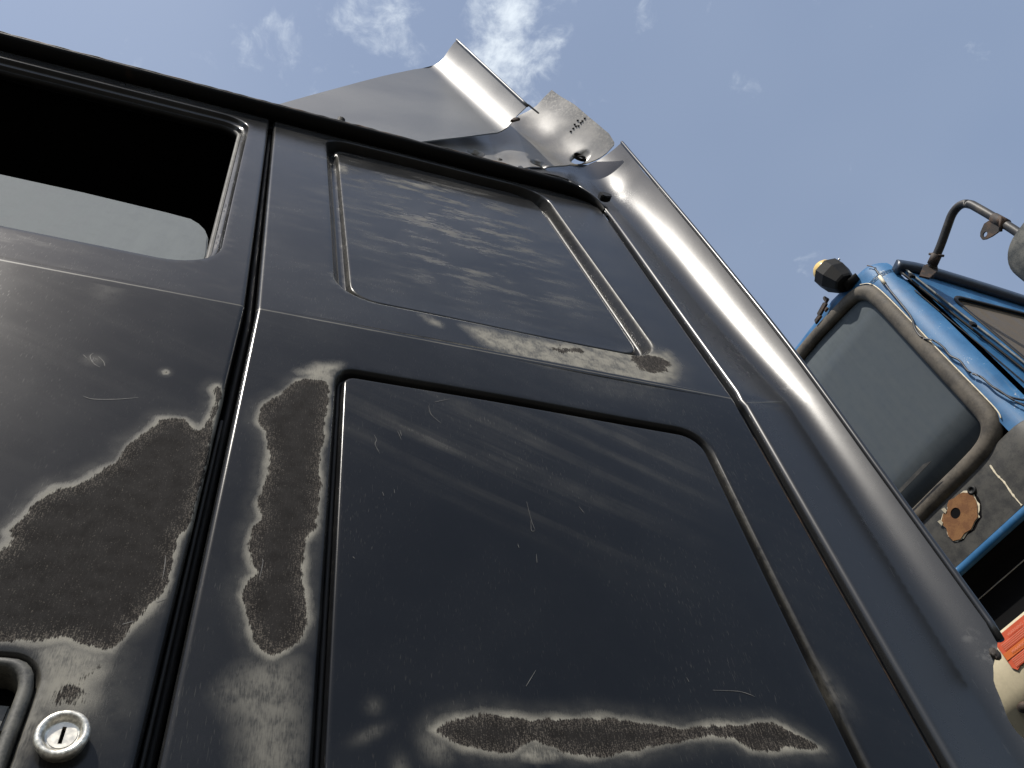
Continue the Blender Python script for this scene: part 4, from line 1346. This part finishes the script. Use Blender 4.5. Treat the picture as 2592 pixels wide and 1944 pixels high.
# paint edge of cream primer along the windscreen seal
pe = smooth_path([(1.5245, 0.225, 3.262), (1.5285, 0.200, 3.222), (1.529, 0.193, 3.12), (1.529, 0.193, 2.9), (1.529, 0.191, 2.72), (1.529, 0.192, 2.665), (1.528, 0.197, 2.645)], 8)
sweep("primer_edge", pe, circ(0.0016, 8), M['primer'], CPL)

# windscreen: glass with its rubber seal
gl = [(0.233, 2.654), (0.233, 3.205)]
gy = np.concatenate([[0.226, 0.24, 0.27, 0.31], np.arange(0.36, 2.0, 0.08)])
V, F = [], []
gz_ = np.linspace(2.64, 3.262, 6)
for q in gz_:
    for yv in gy:
        V.append((float(fx(yv)) + 0.012, float(yv), float(q)))
n = len(gy)
for r in range(5):
    for k in range(n - 1):
        F.append((r * n + k, r * n + k + 1, (r + 1) * n + k + 1, (r + 1) * n + k))
me = mesh_from("windscreen", V, F)
bm = bmesh.new()
bm.from_mesh(me)
bmesh.ops.recalc_face_normals(bm, faces=bm.faces)
bmesh.ops.solidify(bm, geom=list(bm.faces), thickness=0.006)
bm.to_mesh(me)
bm.free()
WS = add_obj("windscreen", me, M['screen'], BLU, "grimy grey windscreen of the blue truck")
# seal centre line, a rounded rectangle on the front face
sl = [(2.0, 2.620), (1.7, 2.62), (1.4, 2.62), (1.1, 2.62), (0.85, 2.62), (0.65, 2.62), (0.50, 2.620), (0.40, 2.620), (0.325, 2.6195), (0.275, 2.622), (0.245, 2.632), (0.225, 2.650), (0.2155, 2.675), (0.213, 2.72), (0.213, 2.85), (0.213, 3.0), (0.213, 3.12),
      (0.2155, 3.185), (0.222, 3.215), (0.240, 3.243), (0.27, 3.258), (0.33, 3.268), (0.42, 3.279), (0.55, 3.285), (0.72, 3.289), (0.95, 3.29), (1.25, 3.29), (1.6, 3.29), (2.0, 3.29)]
slp = [front(a, b, 0.001) for a, b in smooth_path(sl, 5)]
sec = [(-0.021, -0.010), (-0.0225, 0.000), (-0.018, 0.008), (-0.010, 0.0125), (0.0, 0.0135), (0.010, 0.0115), (0.017, 0.006), (0.022, -0.003), (0.0225, -0.010)]
sweep("windscreen_seal", slp, sec, M['rubber_brown'], WS, up=(-1, -0.12, 0), label="broad sun baked brown rubber seal of the windscreen")
# wiper blade seen through the lower glass edge: pale label strip inside the screen
solid("glass_label", [(0.36, 2.668), (0.50, 2.668), (0.50, 2.678), (0.38, 2.678)], frame((float(fx(0.4)) + 0.0105, 0.0, 0.0), (0.12, -1, 0), (0, 0, 1)) @ Matrix.Diagonal((-1, 1, 1, 1)), 0.001, M['panel_black'], WS)

# black panel under the windscreen, blue strip, dark opening
sel_low = (plan[:, 1] > 0.285) & (plan[:, 0] < 1.54)
LOWP = shell("front_panel", [(0.014, 2.612), (0.0, 2.611), (-0.0015, 2.608), (-0.0015, 2.55), (-0.0015, 2.50), (-0.0015, 2.4645)], plan[:, 0] < 1.555, M['panel_black'], BLU, "scuffed black panel below the windscreen with a torn hole")
shell("trim_strip", [(0.02, 2.464), (-0.002, 2.4635), (-0.006, 2.461), (-0.006, 2.447), (-0.002, 2.4445), (0.03, 2.444)], plan[:, 1] > 0.20, M['blue'], BLU, "narrow blue strip under the black front panel")
shell("grille_opening", [(0.004, 2.444), (0.03, 2.43), (0.05, 2.40), (0.05, 2.31), (0.03, 2.305)], plan[:, 1] > 0.20, M['dark'], BLU)
wire = [front(q, 2.3955, -0.028) for q in np.arange(0.24, 1.9, 0.05)]
sweep("grille_wire", wire, circ(0.0011, 6), M['steel'], BLU)
# cream primer showing along a scrape
score_pts = smooth_path([(0.281, 2.582), (0.2835, 2.555), (0.282, 2.53), (0.2855, 2.50), (0.286, 2.466)], 6)
bm = bmesh.new()
row = []
for i, p in enumerate(score_pts):
    k = 0.0026 * random.uniform(0.4, 1.3)
    row.append((bm.verts.new(front(p[0] - k, p[1], 0.004)), bm.verts.new(front(p[0] + k * 0.6, p[1], 0.004))))
for (a, b), (c, d) in zip(row[:-1], row[1:]):
    bm.faces.new((a, b, d, c))
me = bpy.data.meshes.new("primer_scrape")
bm.to_mesh(me)
bm.free()
add_obj("primer_scrape", me, M['primer'], LOWP)

# torn hole: ragged cream paint edge, brown board, dark bolt hole
HC = (0.403, 2.545)
tear = [(0.452, 2.562), (0.449, 2.545), (0.455, 2.530), (0.453, 2.512), (0.437, 2.503), (0.420, 2.507), (0.402, 2.503), (0.386, 2.510), (0.372, 2.513), (0.362, 2.524), (0.354, 2.534), (0.349, 2.552),
        (0.350, 2.568), (0.362, 2.580), (0.374, 2.584), (0.388, 2.585), (0.401, 2.590), (0.412, 2.584), (0.421, 2.573), (0.432, 2.576), (0.443, 2.569)]
tear = [(a * 0.94 + HC[0] * 0.06 + random.uniform(-0.0012, 0.0012), b) for a, b in densify(tear, 0.007)]


def plate_on_front(name, poly, hole, off, mat, parent, label=None):
    n = len(poly)
    pts = [Vector(p) for p in poly]
    ed = [(i, (i + 1) % n) for i in range(n)]
    if hole is not None:
        s = len(pts)
        pts += [Vector(p) for p in hole]
        ed += [(s + i, s + (i + 1) % len(hole)) for i in range(len(hole))]
    v2, e2, f2, *_ = delaunay_2d_cdt(pts, ed, [], 0, 1e-7)
    V2 = np.array([tuple(v) for v in v2])
    F2 = np.array([f for f in f2])
    cen = V2[F2].mean(1)
    ok = poly_sd(cen, poly) > 0
    if hole is not None:
        ok &= poly_sd(cen, hole) < 0
    bm = bmesh.new()
    vs = [bm.verts.new(front(a, b, off)) for a, b in V2]
    for f in F2[ok]:
        bm.faces.new([vs[i] for i in f])
    bmesh.ops.recalc_face_normals(bm, faces=bm.faces)
    r = bmesh.ops.extrude_face_region(bm, geom=list(bm.faces))
    for v in r['geom']:
        if isinstance(v, bmesh.types.BMVert):
            v.co.x += 0.0012
    bmesh.ops.recalc_face_normals(bm, faces=bm.faces)
    me = bpy.data.meshes.new(name)
    bm.to_mesh(me)
    bm.free()
    return add_obj(name, me, mat, parent, label, smooth=False)


tc_ = np.array(tear)
big = [tuple(HC + (p - HC) * (1.0 + (0.085 if math.sin(k * 2.1) + math.sin(k * 0.83) > 0.2 else 0.012) * random.uniform(0.4, 1.3))) for k, p in enumerate(tc_ - 0.0)]
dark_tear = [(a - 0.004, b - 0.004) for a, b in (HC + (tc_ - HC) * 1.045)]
hole = [(HC[0] + 0.0045 + 0.0125 * math.cos(a), 2.556 + 0.0125 * math.sin(a)) for a in np.linspace(0, 2 * math.pi, 28, endpoint=False)]
plate_on_front("torn_edge_shadow", dark_tear, None, 0.0016, M['dark'], LOWP)  # dark offset copy of the tear, drawn as its shadow
plate_on_front("torn_paint_edge", big, None, 0.0024, M['primer'], LOWP)
plate_on_front("rust_board", tear, hole, 0.0046, M['rust'], LOWP, "rust brown board showing in the torn hole")
plate_on_front("bolt_hole", [(HC[0] + 0.0045 + (a - HC[0] - 0.0045) * 1.15, 2.556 + (b - 2.556) * 1.15) for a, b in hole], None, 0.0034, M['dark'], LOWP)
lathe("rubber_plug", [(0.0, 0.0035), (0.005, 0.0035), (0.006, 0.006), (0.010, 0.0055), (0.0105, 0.0)], frame(front(0.347, 2.569, 0.0), (0.12, -1, 0), (0, 0, 1)), M['rubber'], LOWP, 20)
for q in ((0.447, 2.563), (0.423, 2.578)):
    solid("paint_flake", [(-0.004, -0.006), (0.003, -0.004), (0.005, 0.004), (-0.002, 0.007)], frame(front(q[0], q[1], 0.006), (0.1, -1, 0.2), (-0.3, 0, 1)), 0.0015, M['primer'], LOWP)

# cream corner with the warning sticker
CRP = shell("cream_step_panel", [(0.05, 2.305), (0.004, 2.304), (0.0, 2.300), (0.0, 2.24), (0.002, 2.20), (0.012, 2.175), (0.03, 2.155), (0.05, 2.10)], (plan[:, 1] > 0.20) & (plan[:, 1] < 0.66), M['cream'], BLU, "cream panel under the grille opening")
STK = plate_on_front("warning_sticker", [(0.300, 2.225), (0.494, 2.226), (0.503, 2.223), (0.510, 2.232), (0.510, 2.296), (0.300, 2.296)], None, 0.0022, M['red'], BLU, "faded red sticker with pale warning text in two languages")
plate_on_front("sticker_band", [(0.302, 2.2475), (0.509, 2.2475), (0.509, 2.262), (0.302, 2.262)], None, 0.0034, M['orange'], STK)


def print_line(txt, size, y, z):
    cu = bpy.data.curves.new("sticker_text", 'FONT')
    cu.body = txt
    cu.size = size
    o = bpy.data.objects.new("sticker_text_curve", cu)
    COL.objects.link(o)
    bpy.context.view_layer.update()
    me = bpy.data.meshes.new_from_object(o.evaluated_get(bpy.context.evaluated_depsgraph_get()))
    bpy.data.objects.remove(o)
    me.name = "sticker_text"
    me.transform(frame(front(y, z, 0.0050), (0.12, -1, 0), (0, 0, 1)))
    add_obj("sticker_text", me, M['print'], STK, smooth=False)


print_line("WARNING !", 0.0085, 0.476, 2.2815)
print_line("WAARSCHUWING !", 0.0085, 0.490, 2.2515)
for k, z in enumerate((2.2765, 2.2728, 2.2691, 2.2654, 2.2434, 2.2397, 2.2360, 2.2323, 2.2290)):
    solid("sticker_print_line", [(0, 0), (0.18 - 0.02 * (k % 3), 0), (0.18 - 0.02 * (k % 3), 0.0010), (0, 0.0010)], frame(front(0.500, z, 0.0036), (0.12, -1, 0), (0, 0, 1)), 0.0006, M['print'], STK)
lathe("panel_hole", [(0.0, 0.0015), (0.017, 0.0015), (0.0175, 0.0)], frame(front(0.482, 2.199, 0.0), (0.12, -1, 0), (0, 0, 1)), M['dark'], CRP, 28)
lathe("panel_bolt", [(0.0, 0.004), (0.006, 0.004), (0.0075, 0.002), (0.011, 0.001), (0.012, 0.0)], frame(front(0.548, 2.172, -0.012), (0.12, -1, 0), (0, 0, 1)), M['old_steel'], CRP, 20)

# side: door with its window, drip rail above
SY = 0.138
def side_plate(name, poly, y, depth, mat, parent, bevel=0.002, label=None, hole=None):
    n = len(poly)
    pts = [Vector(p) for p in poly]
    ed = [(i, (i + 1) % n) for i in range(n)]
    if hole is not None:
        s = len(pts)
        pts += [Vector(p) for p in hole]
        ed += [(s + i, s + (i + 1) % len(hole)) for i in range(len(hole))]
    v2, e2, f2, *_ = delaunay_2d_cdt(pts, ed, [], 0, 1e-7)
    V2 = np.array([tuple(v) for v in v2])
    F2 = np.array([f for f in f2])
    cen = V2[F2].mean(1)
    ok = poly_sd(cen, poly) > 0
    if hole is not None:
        ok &= poly_sd(cen, hole) < 0
    bm = bmesh.new()
    vs = [bm.verts.new((a, y, b)) for a, b in V2]
    for f in F2[ok]:
        bm.faces.new([vs[i] for i in f])
    r = bmesh.ops.extrude_face_region(bm, geom=list(bm.faces))
    for v in r['geom']:
        if isinstance(v, bmesh.types.BMVert):
            v.co.y += depth
    bmesh.ops.recalc_face_normals(bm, faces=bm.faces)
    me = bpy.data.meshes.new(name)
    bm.to_mesh(me)
    bm.free()
    return add_obj(name, me, mat, parent, label, smooth=False)


win = [tuple(p) for p in round_poly([(1.706, 2.60), (2.6, 2.60), (2.6, 3.10), (1.648, 3.100)], [0.03, 0.03, 0.03, 0.045], 0, 8)]
door_poly = [(1.700, 2.10), (3.0, 2.10), (3.0, 3.155), (1.600, 3.19), (1.5775, 3.20), (1.6165, 3.0), (1.665, 2.78), (1.690, 2.55)]
BD = side_plate("door", door_poly, 0.128, 0.012, M['blue'], BLU, hole=win, label="blue door of the truck behind with brown dusty window")
side_plate("door_window", [tuple(p) for p in round_poly([(1.700, 2.59), (2.61, 2.59), (2.61, 3.11), (1.642, 3.11)], [0.03] * 4, 0, 6)], 0.134, 0.005, M['door_glass'], BD, label="brown dusty side window")
wl = [(a, 0.1275, b) for a, b in win]
sweep("window_gasket", wl, [(-0.005, -0.003), (0.005, -0.003), (0.005, 0.003), (-0.005, 0.003)], M['rubber'], BD, closed=True, up=(0, 1, 0))
# bright worn edge along the front of the door and the seam beside it
de = [(1.5765, 0.127, 3.20), (1.6155, 0.127, 3.0), (1.664, 0.127, 2.78), (1.689, 0.127, 2.55)]
sweep("door_edge", smooth_path(de, 6), circ(0.0028, 8), M['edge_pale'], BD)
de2 = [(a - 0.013, 0.136, c) for a, b, c in de]
sweep("door_edge_gap", smooth_path(de2, 6), [(-0.0015, -0.003), (0.0015, -0.003), (0.0015, 0.003), (-0.0015, 0.003)], M['rubber'], BD, up=(0, 1, 0))
for q in (0.10, 0.62):
    a = np.array(de2[0]) * (1 - q) + np.array(de2[2]) * q
    solid("hinge_clip", [(-0.010, -0.008), (0.006, -0.010), (0.010, 0.006), (-0.006, 0.010)], frame((a[0] - 0.006, 0.128, a[2]), (1, 0, 0), (0, 0, 1)), 0.008, M['black'], BD, 0.002)
seam = [(1.5685, 0.1465, 3.121), (1.580, 0.1435, 2.99), (1.5925, 0.1415, 2.88), (1.615, 0.140, 2.70), (1.63, 0.1395, 2.45)]
sweep("pillar_seam", smooth_path(seam, 6), circ(0.0016, 6), M['rubber'], CPL)
shell("side_wall", [(0.0015, 2.0), (0.0015, 2.4), (0.0015, 3.0), (0.0015, 3.24)], plan[:, 0] > 1.59, M['blue'], BLU)
dr = [(1.560, 0.128, 3.224), (1.62, 0.120, 3.217), (1.70, 0.118, 3.208), (1.85, 0.117, 3.190), (2.0, 0.117, 3.170), (2.4, 0.117, 3.12)]
sweep("drip_rail", smooth_path(dr, 5), [(-0.02, -0.018), (0.004, -0.022), (0.012, -0.012), (0.012, 0.006), (0.008, 0.010), (-0.02, 0.010)], M['blue_dark'], BLU, label="dark blue drip rail over the door")
# cable taped down the pillar
cb_ = [(1.538, 0.168, 3.262), (1.5335, 0.170, 3.225), (1.5325, 0.172, 3.205), (1.530, 0.176, 3.168), (1.528, 0.180, 3.087), (1.526, 0.184, 3.033), (1.522, 0.196, 2.993), (1.520, 0.197, 2.957), (1.524, 0.183, 2.924),
       (1.527, 0.179, 2.892), (1.527, 0.181, 2.86), (1.529, 0.174, 2.83), (1.528, 0.176, 2.79), (1.532, 0.166, 2.755), (1.533, 0.164, 2.72), (1.538, 0.160, 2.69), (1.545, 0.156, 2.672), (1.560, 0.147, 2.655)]
CABL = sweep("cable", smooth_path(cb_, 6), circ(0.0026, 8), M['cable'], BLU, label="thin dark cable running down the blue pillar")
cb2 = [(1.533, 0.164, 2.72), (1.535, 0.160, 2.70), (1.541, 0.155, 2.66), (1.552, 0.149, 2.63)]
sweep("cable_branch", smooth_path(cb2, 6), circ(0.0023, 8), M['cable'], CABL)
sweep("cable_tape", [(1.5325, 0.1720, 3.222), (1.531, 0.1735, 3.200), (1.5305, 0.1745, 3.185)], circ(0.0046, 8), M['primer'], CABL)
sweep("frayed_wire", [(1.538, 0.165, 3.258), (1.536, 0.170, 3.275), (1.534, 0.176, 3.290)], circ(0.0016, 6), M['old_steel'], CABL)

# beacon at the roof corner
ax = Vector((-0.10, 0.16, 0.98)).normalized()
BM_ = frame((1.503, 0.243, 3.288), Vector((1, 0, 0)) - ax * ax.x, ax.cross(Vector((1, 0, 0)) - ax * ax.x))
LAMP = lathe("beacon_lamp", [(0.0, 0.0), (0.028, 0.0), (0.032, 0.006), (0.044, 0.042), (0.046, 0.048), (0.046, 0.084), (0.042, 0.088), (0.0, 0.089)], BM_, M['black'], BLU, 8,
             "black beacon lamp with amber dome at the roof corner", smooth=False)
lathe("lens", [(0.034, 0.086), (0.034, 0.098), (0.031, 0.111), (0.024, 0.121), (0.013, 0.127), (0.0, 0.129)], BM_, M['amber'], LAMP, 32)
lathe("screw_head", [(0.0, 0.003), (0.003, 0.002), (0.0035, -0.002)], BM_ @ Matrix.Translation((0.0, -0.049, 0.066)) @ Matrix.Rotation(math.radians(90), 4, 'X'), M['steel'], LAMP, 10)
sweep("lamp_bracket", [(1.503, 0.225, 3.29), (1.515, 0.232, 3.283), (1.526, 0.240, 3.283), (1.540, 0.250, 3.300)], [(-0.022, -0.004), (0.022, -0.004), (0.022, 0.004), (-0.022, 0.004)], M['black'], LAMP)
# broken rusty clip left on the seal
for k, (a, b, w_, h_) in enumerate(((0.345, 3.308, 0.046, 0.020), (0.318, 3.322, 0.016, 0.026), (0.372, 3.297, 0.030, 0.018), (0.335, 3.293, 0.016, 0.012))):
    solid("broken_clip", [(-w_ / 2, -h_ / 2), (w_ / 2, -h_ / 2 + 0.002), (w_ / 2 - 0.003, h_ / 2), (-w_ / 2 + 0.004, h_ / 2 - 0.002)],
          frame(front(a, b, 0.012), (0.12, -1, 0.18 - 0.1 * k), (0, 0.1, 1)), 0.008, M['old_steel'], BLU, 0.002)

# mirror arm: bent tube, clamp, tab and mirror head
ARM = sweep("mirror_arm", smooth_path([(1.600, 0.104, 3.150), (1.600, 0.072, 3.158), (1.600, 0.030, 3.170), (1.600, -0.020, 3.190), (1.600, -0.046, 3.199), (1.600, -0.068, 3.197), (1.600, -0.083, 3.185),
                                       (1.600, -0.0905, 3.166), (1.600, -0.0935, 3.146), (1.600, -0.100, 3.058), (1.600, -0.104, 2.97), (1.600, -0.108, 2.80)], 6),
            circ(0.0108, 16), M['tube'], BLU, label="bent black tube carrying the mirror above the blue door")
sweep("tube_clamp", [(1.600, 0.080, 3.156), (1.600, 0.052, 3.163)], circ(0.0135, 14), M['old_steel'], ARM)
sweep("tube_clamp", [(1.600, 0.113, 3.140), (1.600, 0.092, 3.152)], circ(0.0135, 14), M['old_steel'], ARM)
sweep("clamp_bolt", [(1.592, 0.062, 3.178), (1.600, 0.045, 3.140)], circ(0.0035, 8), M['old_steel'], ARM)
solid("pivot_plate", [(-0.060, -0.052), (-0.035, -0.060), (0.020, -0.012), (0.030, 0.004), (0.024, 0.018), (0.008, 0.022), (-0.010, 0.010)], frame((1.590, 0.092, 3.148), (1, -0.15, 0), (0, 0, 1)), 0.005, M['old_steel'], ARM, 0.001)
lathe("pivot_bolt", [(0.0, 0.006), (0.006, 0.005), (0.009, 0.0), (0.009, -0.004)], frame((1.606, 0.084, 3.149), (1, -0.15, 0), (0, 0, 1)), M['tube'], ARM, 14)
# perforated tab
tabp = [(-0.0920, 3.068), (-0.0870, 3.078), (-0.0760, 3.084), (-0.0560, 3.078), (-0.0475, 3.070), (-0.0450, 3.058), (-0.0510, 3.050), (-0.0640, 3.040), (-0.0800, 3.032), (-0.0920, 3.028)]
th = [(-0.0585 + 0.0065 * math.cos(a), 3.0615 + 0.0065 * math.sin(a)) for a in np.linspace(0, 2 * math.pi, 20, endpoint=False)]
n = len(tabp)
v2, e2, f2, *_ = delaunay_2d_cdt([Vector(p) for p in tabp] + [Vector(p) for p in th], [(i, (i + 1) % n) for i in range(n)] + [(n + i, n + (i + 1) % 20) for i in range(20)], [], 0, 1e-7)
V2 = np.array([tuple(v) for v in v2])
F2 = np.array([f for f in f2])
cen = V2[F2].mean(1)
ok = (poly_sd(cen, tabp) > 0) != (poly_sd(cen, th) > 0)
ok &= ~(poly_sd(cen, th) > 0)
ok &= np.abs(poly_sd(cen, tabp)) > 0
bm = bmesh.new()
vs = [bm.verts.new((1.594, a, b)) for a, b in V2]
for f, k in zip(F2, ok):
    if k:
        bm.faces.new([vs[i] for i in f])
r = bmesh.ops.extrude_face_region(bm, geom=list(bm.faces))
for v in r['geom']:
    if isinstance(v, bmesh.types.BMVert):
        v.co.x += 0.004
bmesh.ops.recalc_face_normals(bm, faces=bm.faces)
me = bpy.data.meshes.new("mounting_tab")
bm.to_mesh(me)
bm.free()
add_obj("mounting_tab", me, M['old_steel'], ARM, smooth=False)
sweep("tab_clamp", [(1.600, -0.0985, 3.075), (1.600, -0.1025, 3.030)], circ(0.0125, 14), M['old_steel'], ARM)
sweep("tab_bolt", [(1.588, -0.112, 3.046), (1.592, -0.085, 3.024)], circ(0.004, 8), M['old_steel'], ARM)
MIRR = solid("mirror_head", [tuple(p) for p in round_poly([(-0.215, 2.66), (-0.030, 2.66), (-0.034, 2.975), (-0.215, 2.975)], [0.04, 0.05, 0.07, 0.04], 0, 8)], frame((1.580, 0, 0), (0, 1, 0), (0, 0, 1)), 0.055,
             M['mirror_shell'], BLU, 0.014, "grey mirror housing hanging from the arm", smooth=True, seg=3)

# rest of the blue cab, out of the picture: floor, sides and chassis so that it stands on the yard
for nm, lo, hi, mt in (("cab_back", (3.15, 0.16, 1.2), (3.2, 2.4, 3.25), 'blue'), ("lower_front", (1.56, 0.16, 0.7), (1.66, 2.4, 2.12), 'blue'), ("cab_floor", (1.6, 0.16, 1.1), (3.15, 2.4, 1.2), 'black'),
                       ("inner_wall", (2.2, 0.16, 1.2), (2.22, 2.4, 3.25), 'dark'), ("headlining", (1.60, 0.17, 3.24), (3.1, 2.4, 3.25), 'dark'), ("bumper", (1.50, 0.15, 0.45), (1.62, 2.4, 0.75), 'black'),
                       ("side_skirt", (1.66, 0.145, 0.9), (3.15, 0.165, 2.12), 'blue'), ("far_side", (1.45, 2.38, 0.9), (3.15, 2.40, 3.28), 'blue')):
    box(nm, lo, hi, M[mt], BLU, 0.004)
for wy in (0.35, 2.20):
    lathe("wheel", [(0.0, 0.10), (0.20, 0.10), (0.24, 0.14), (0.30, 0.15), (0.46, 0.145), (0.50, 0.11), (0.50, -0.11), (0.46, -0.145), (0.30, -0.15), (0.0, -0.12)],
          frame((2.5, wy, 0.50), (1, 0, 0), (0, 0, 1)), M['rubber'], BLU, 40)
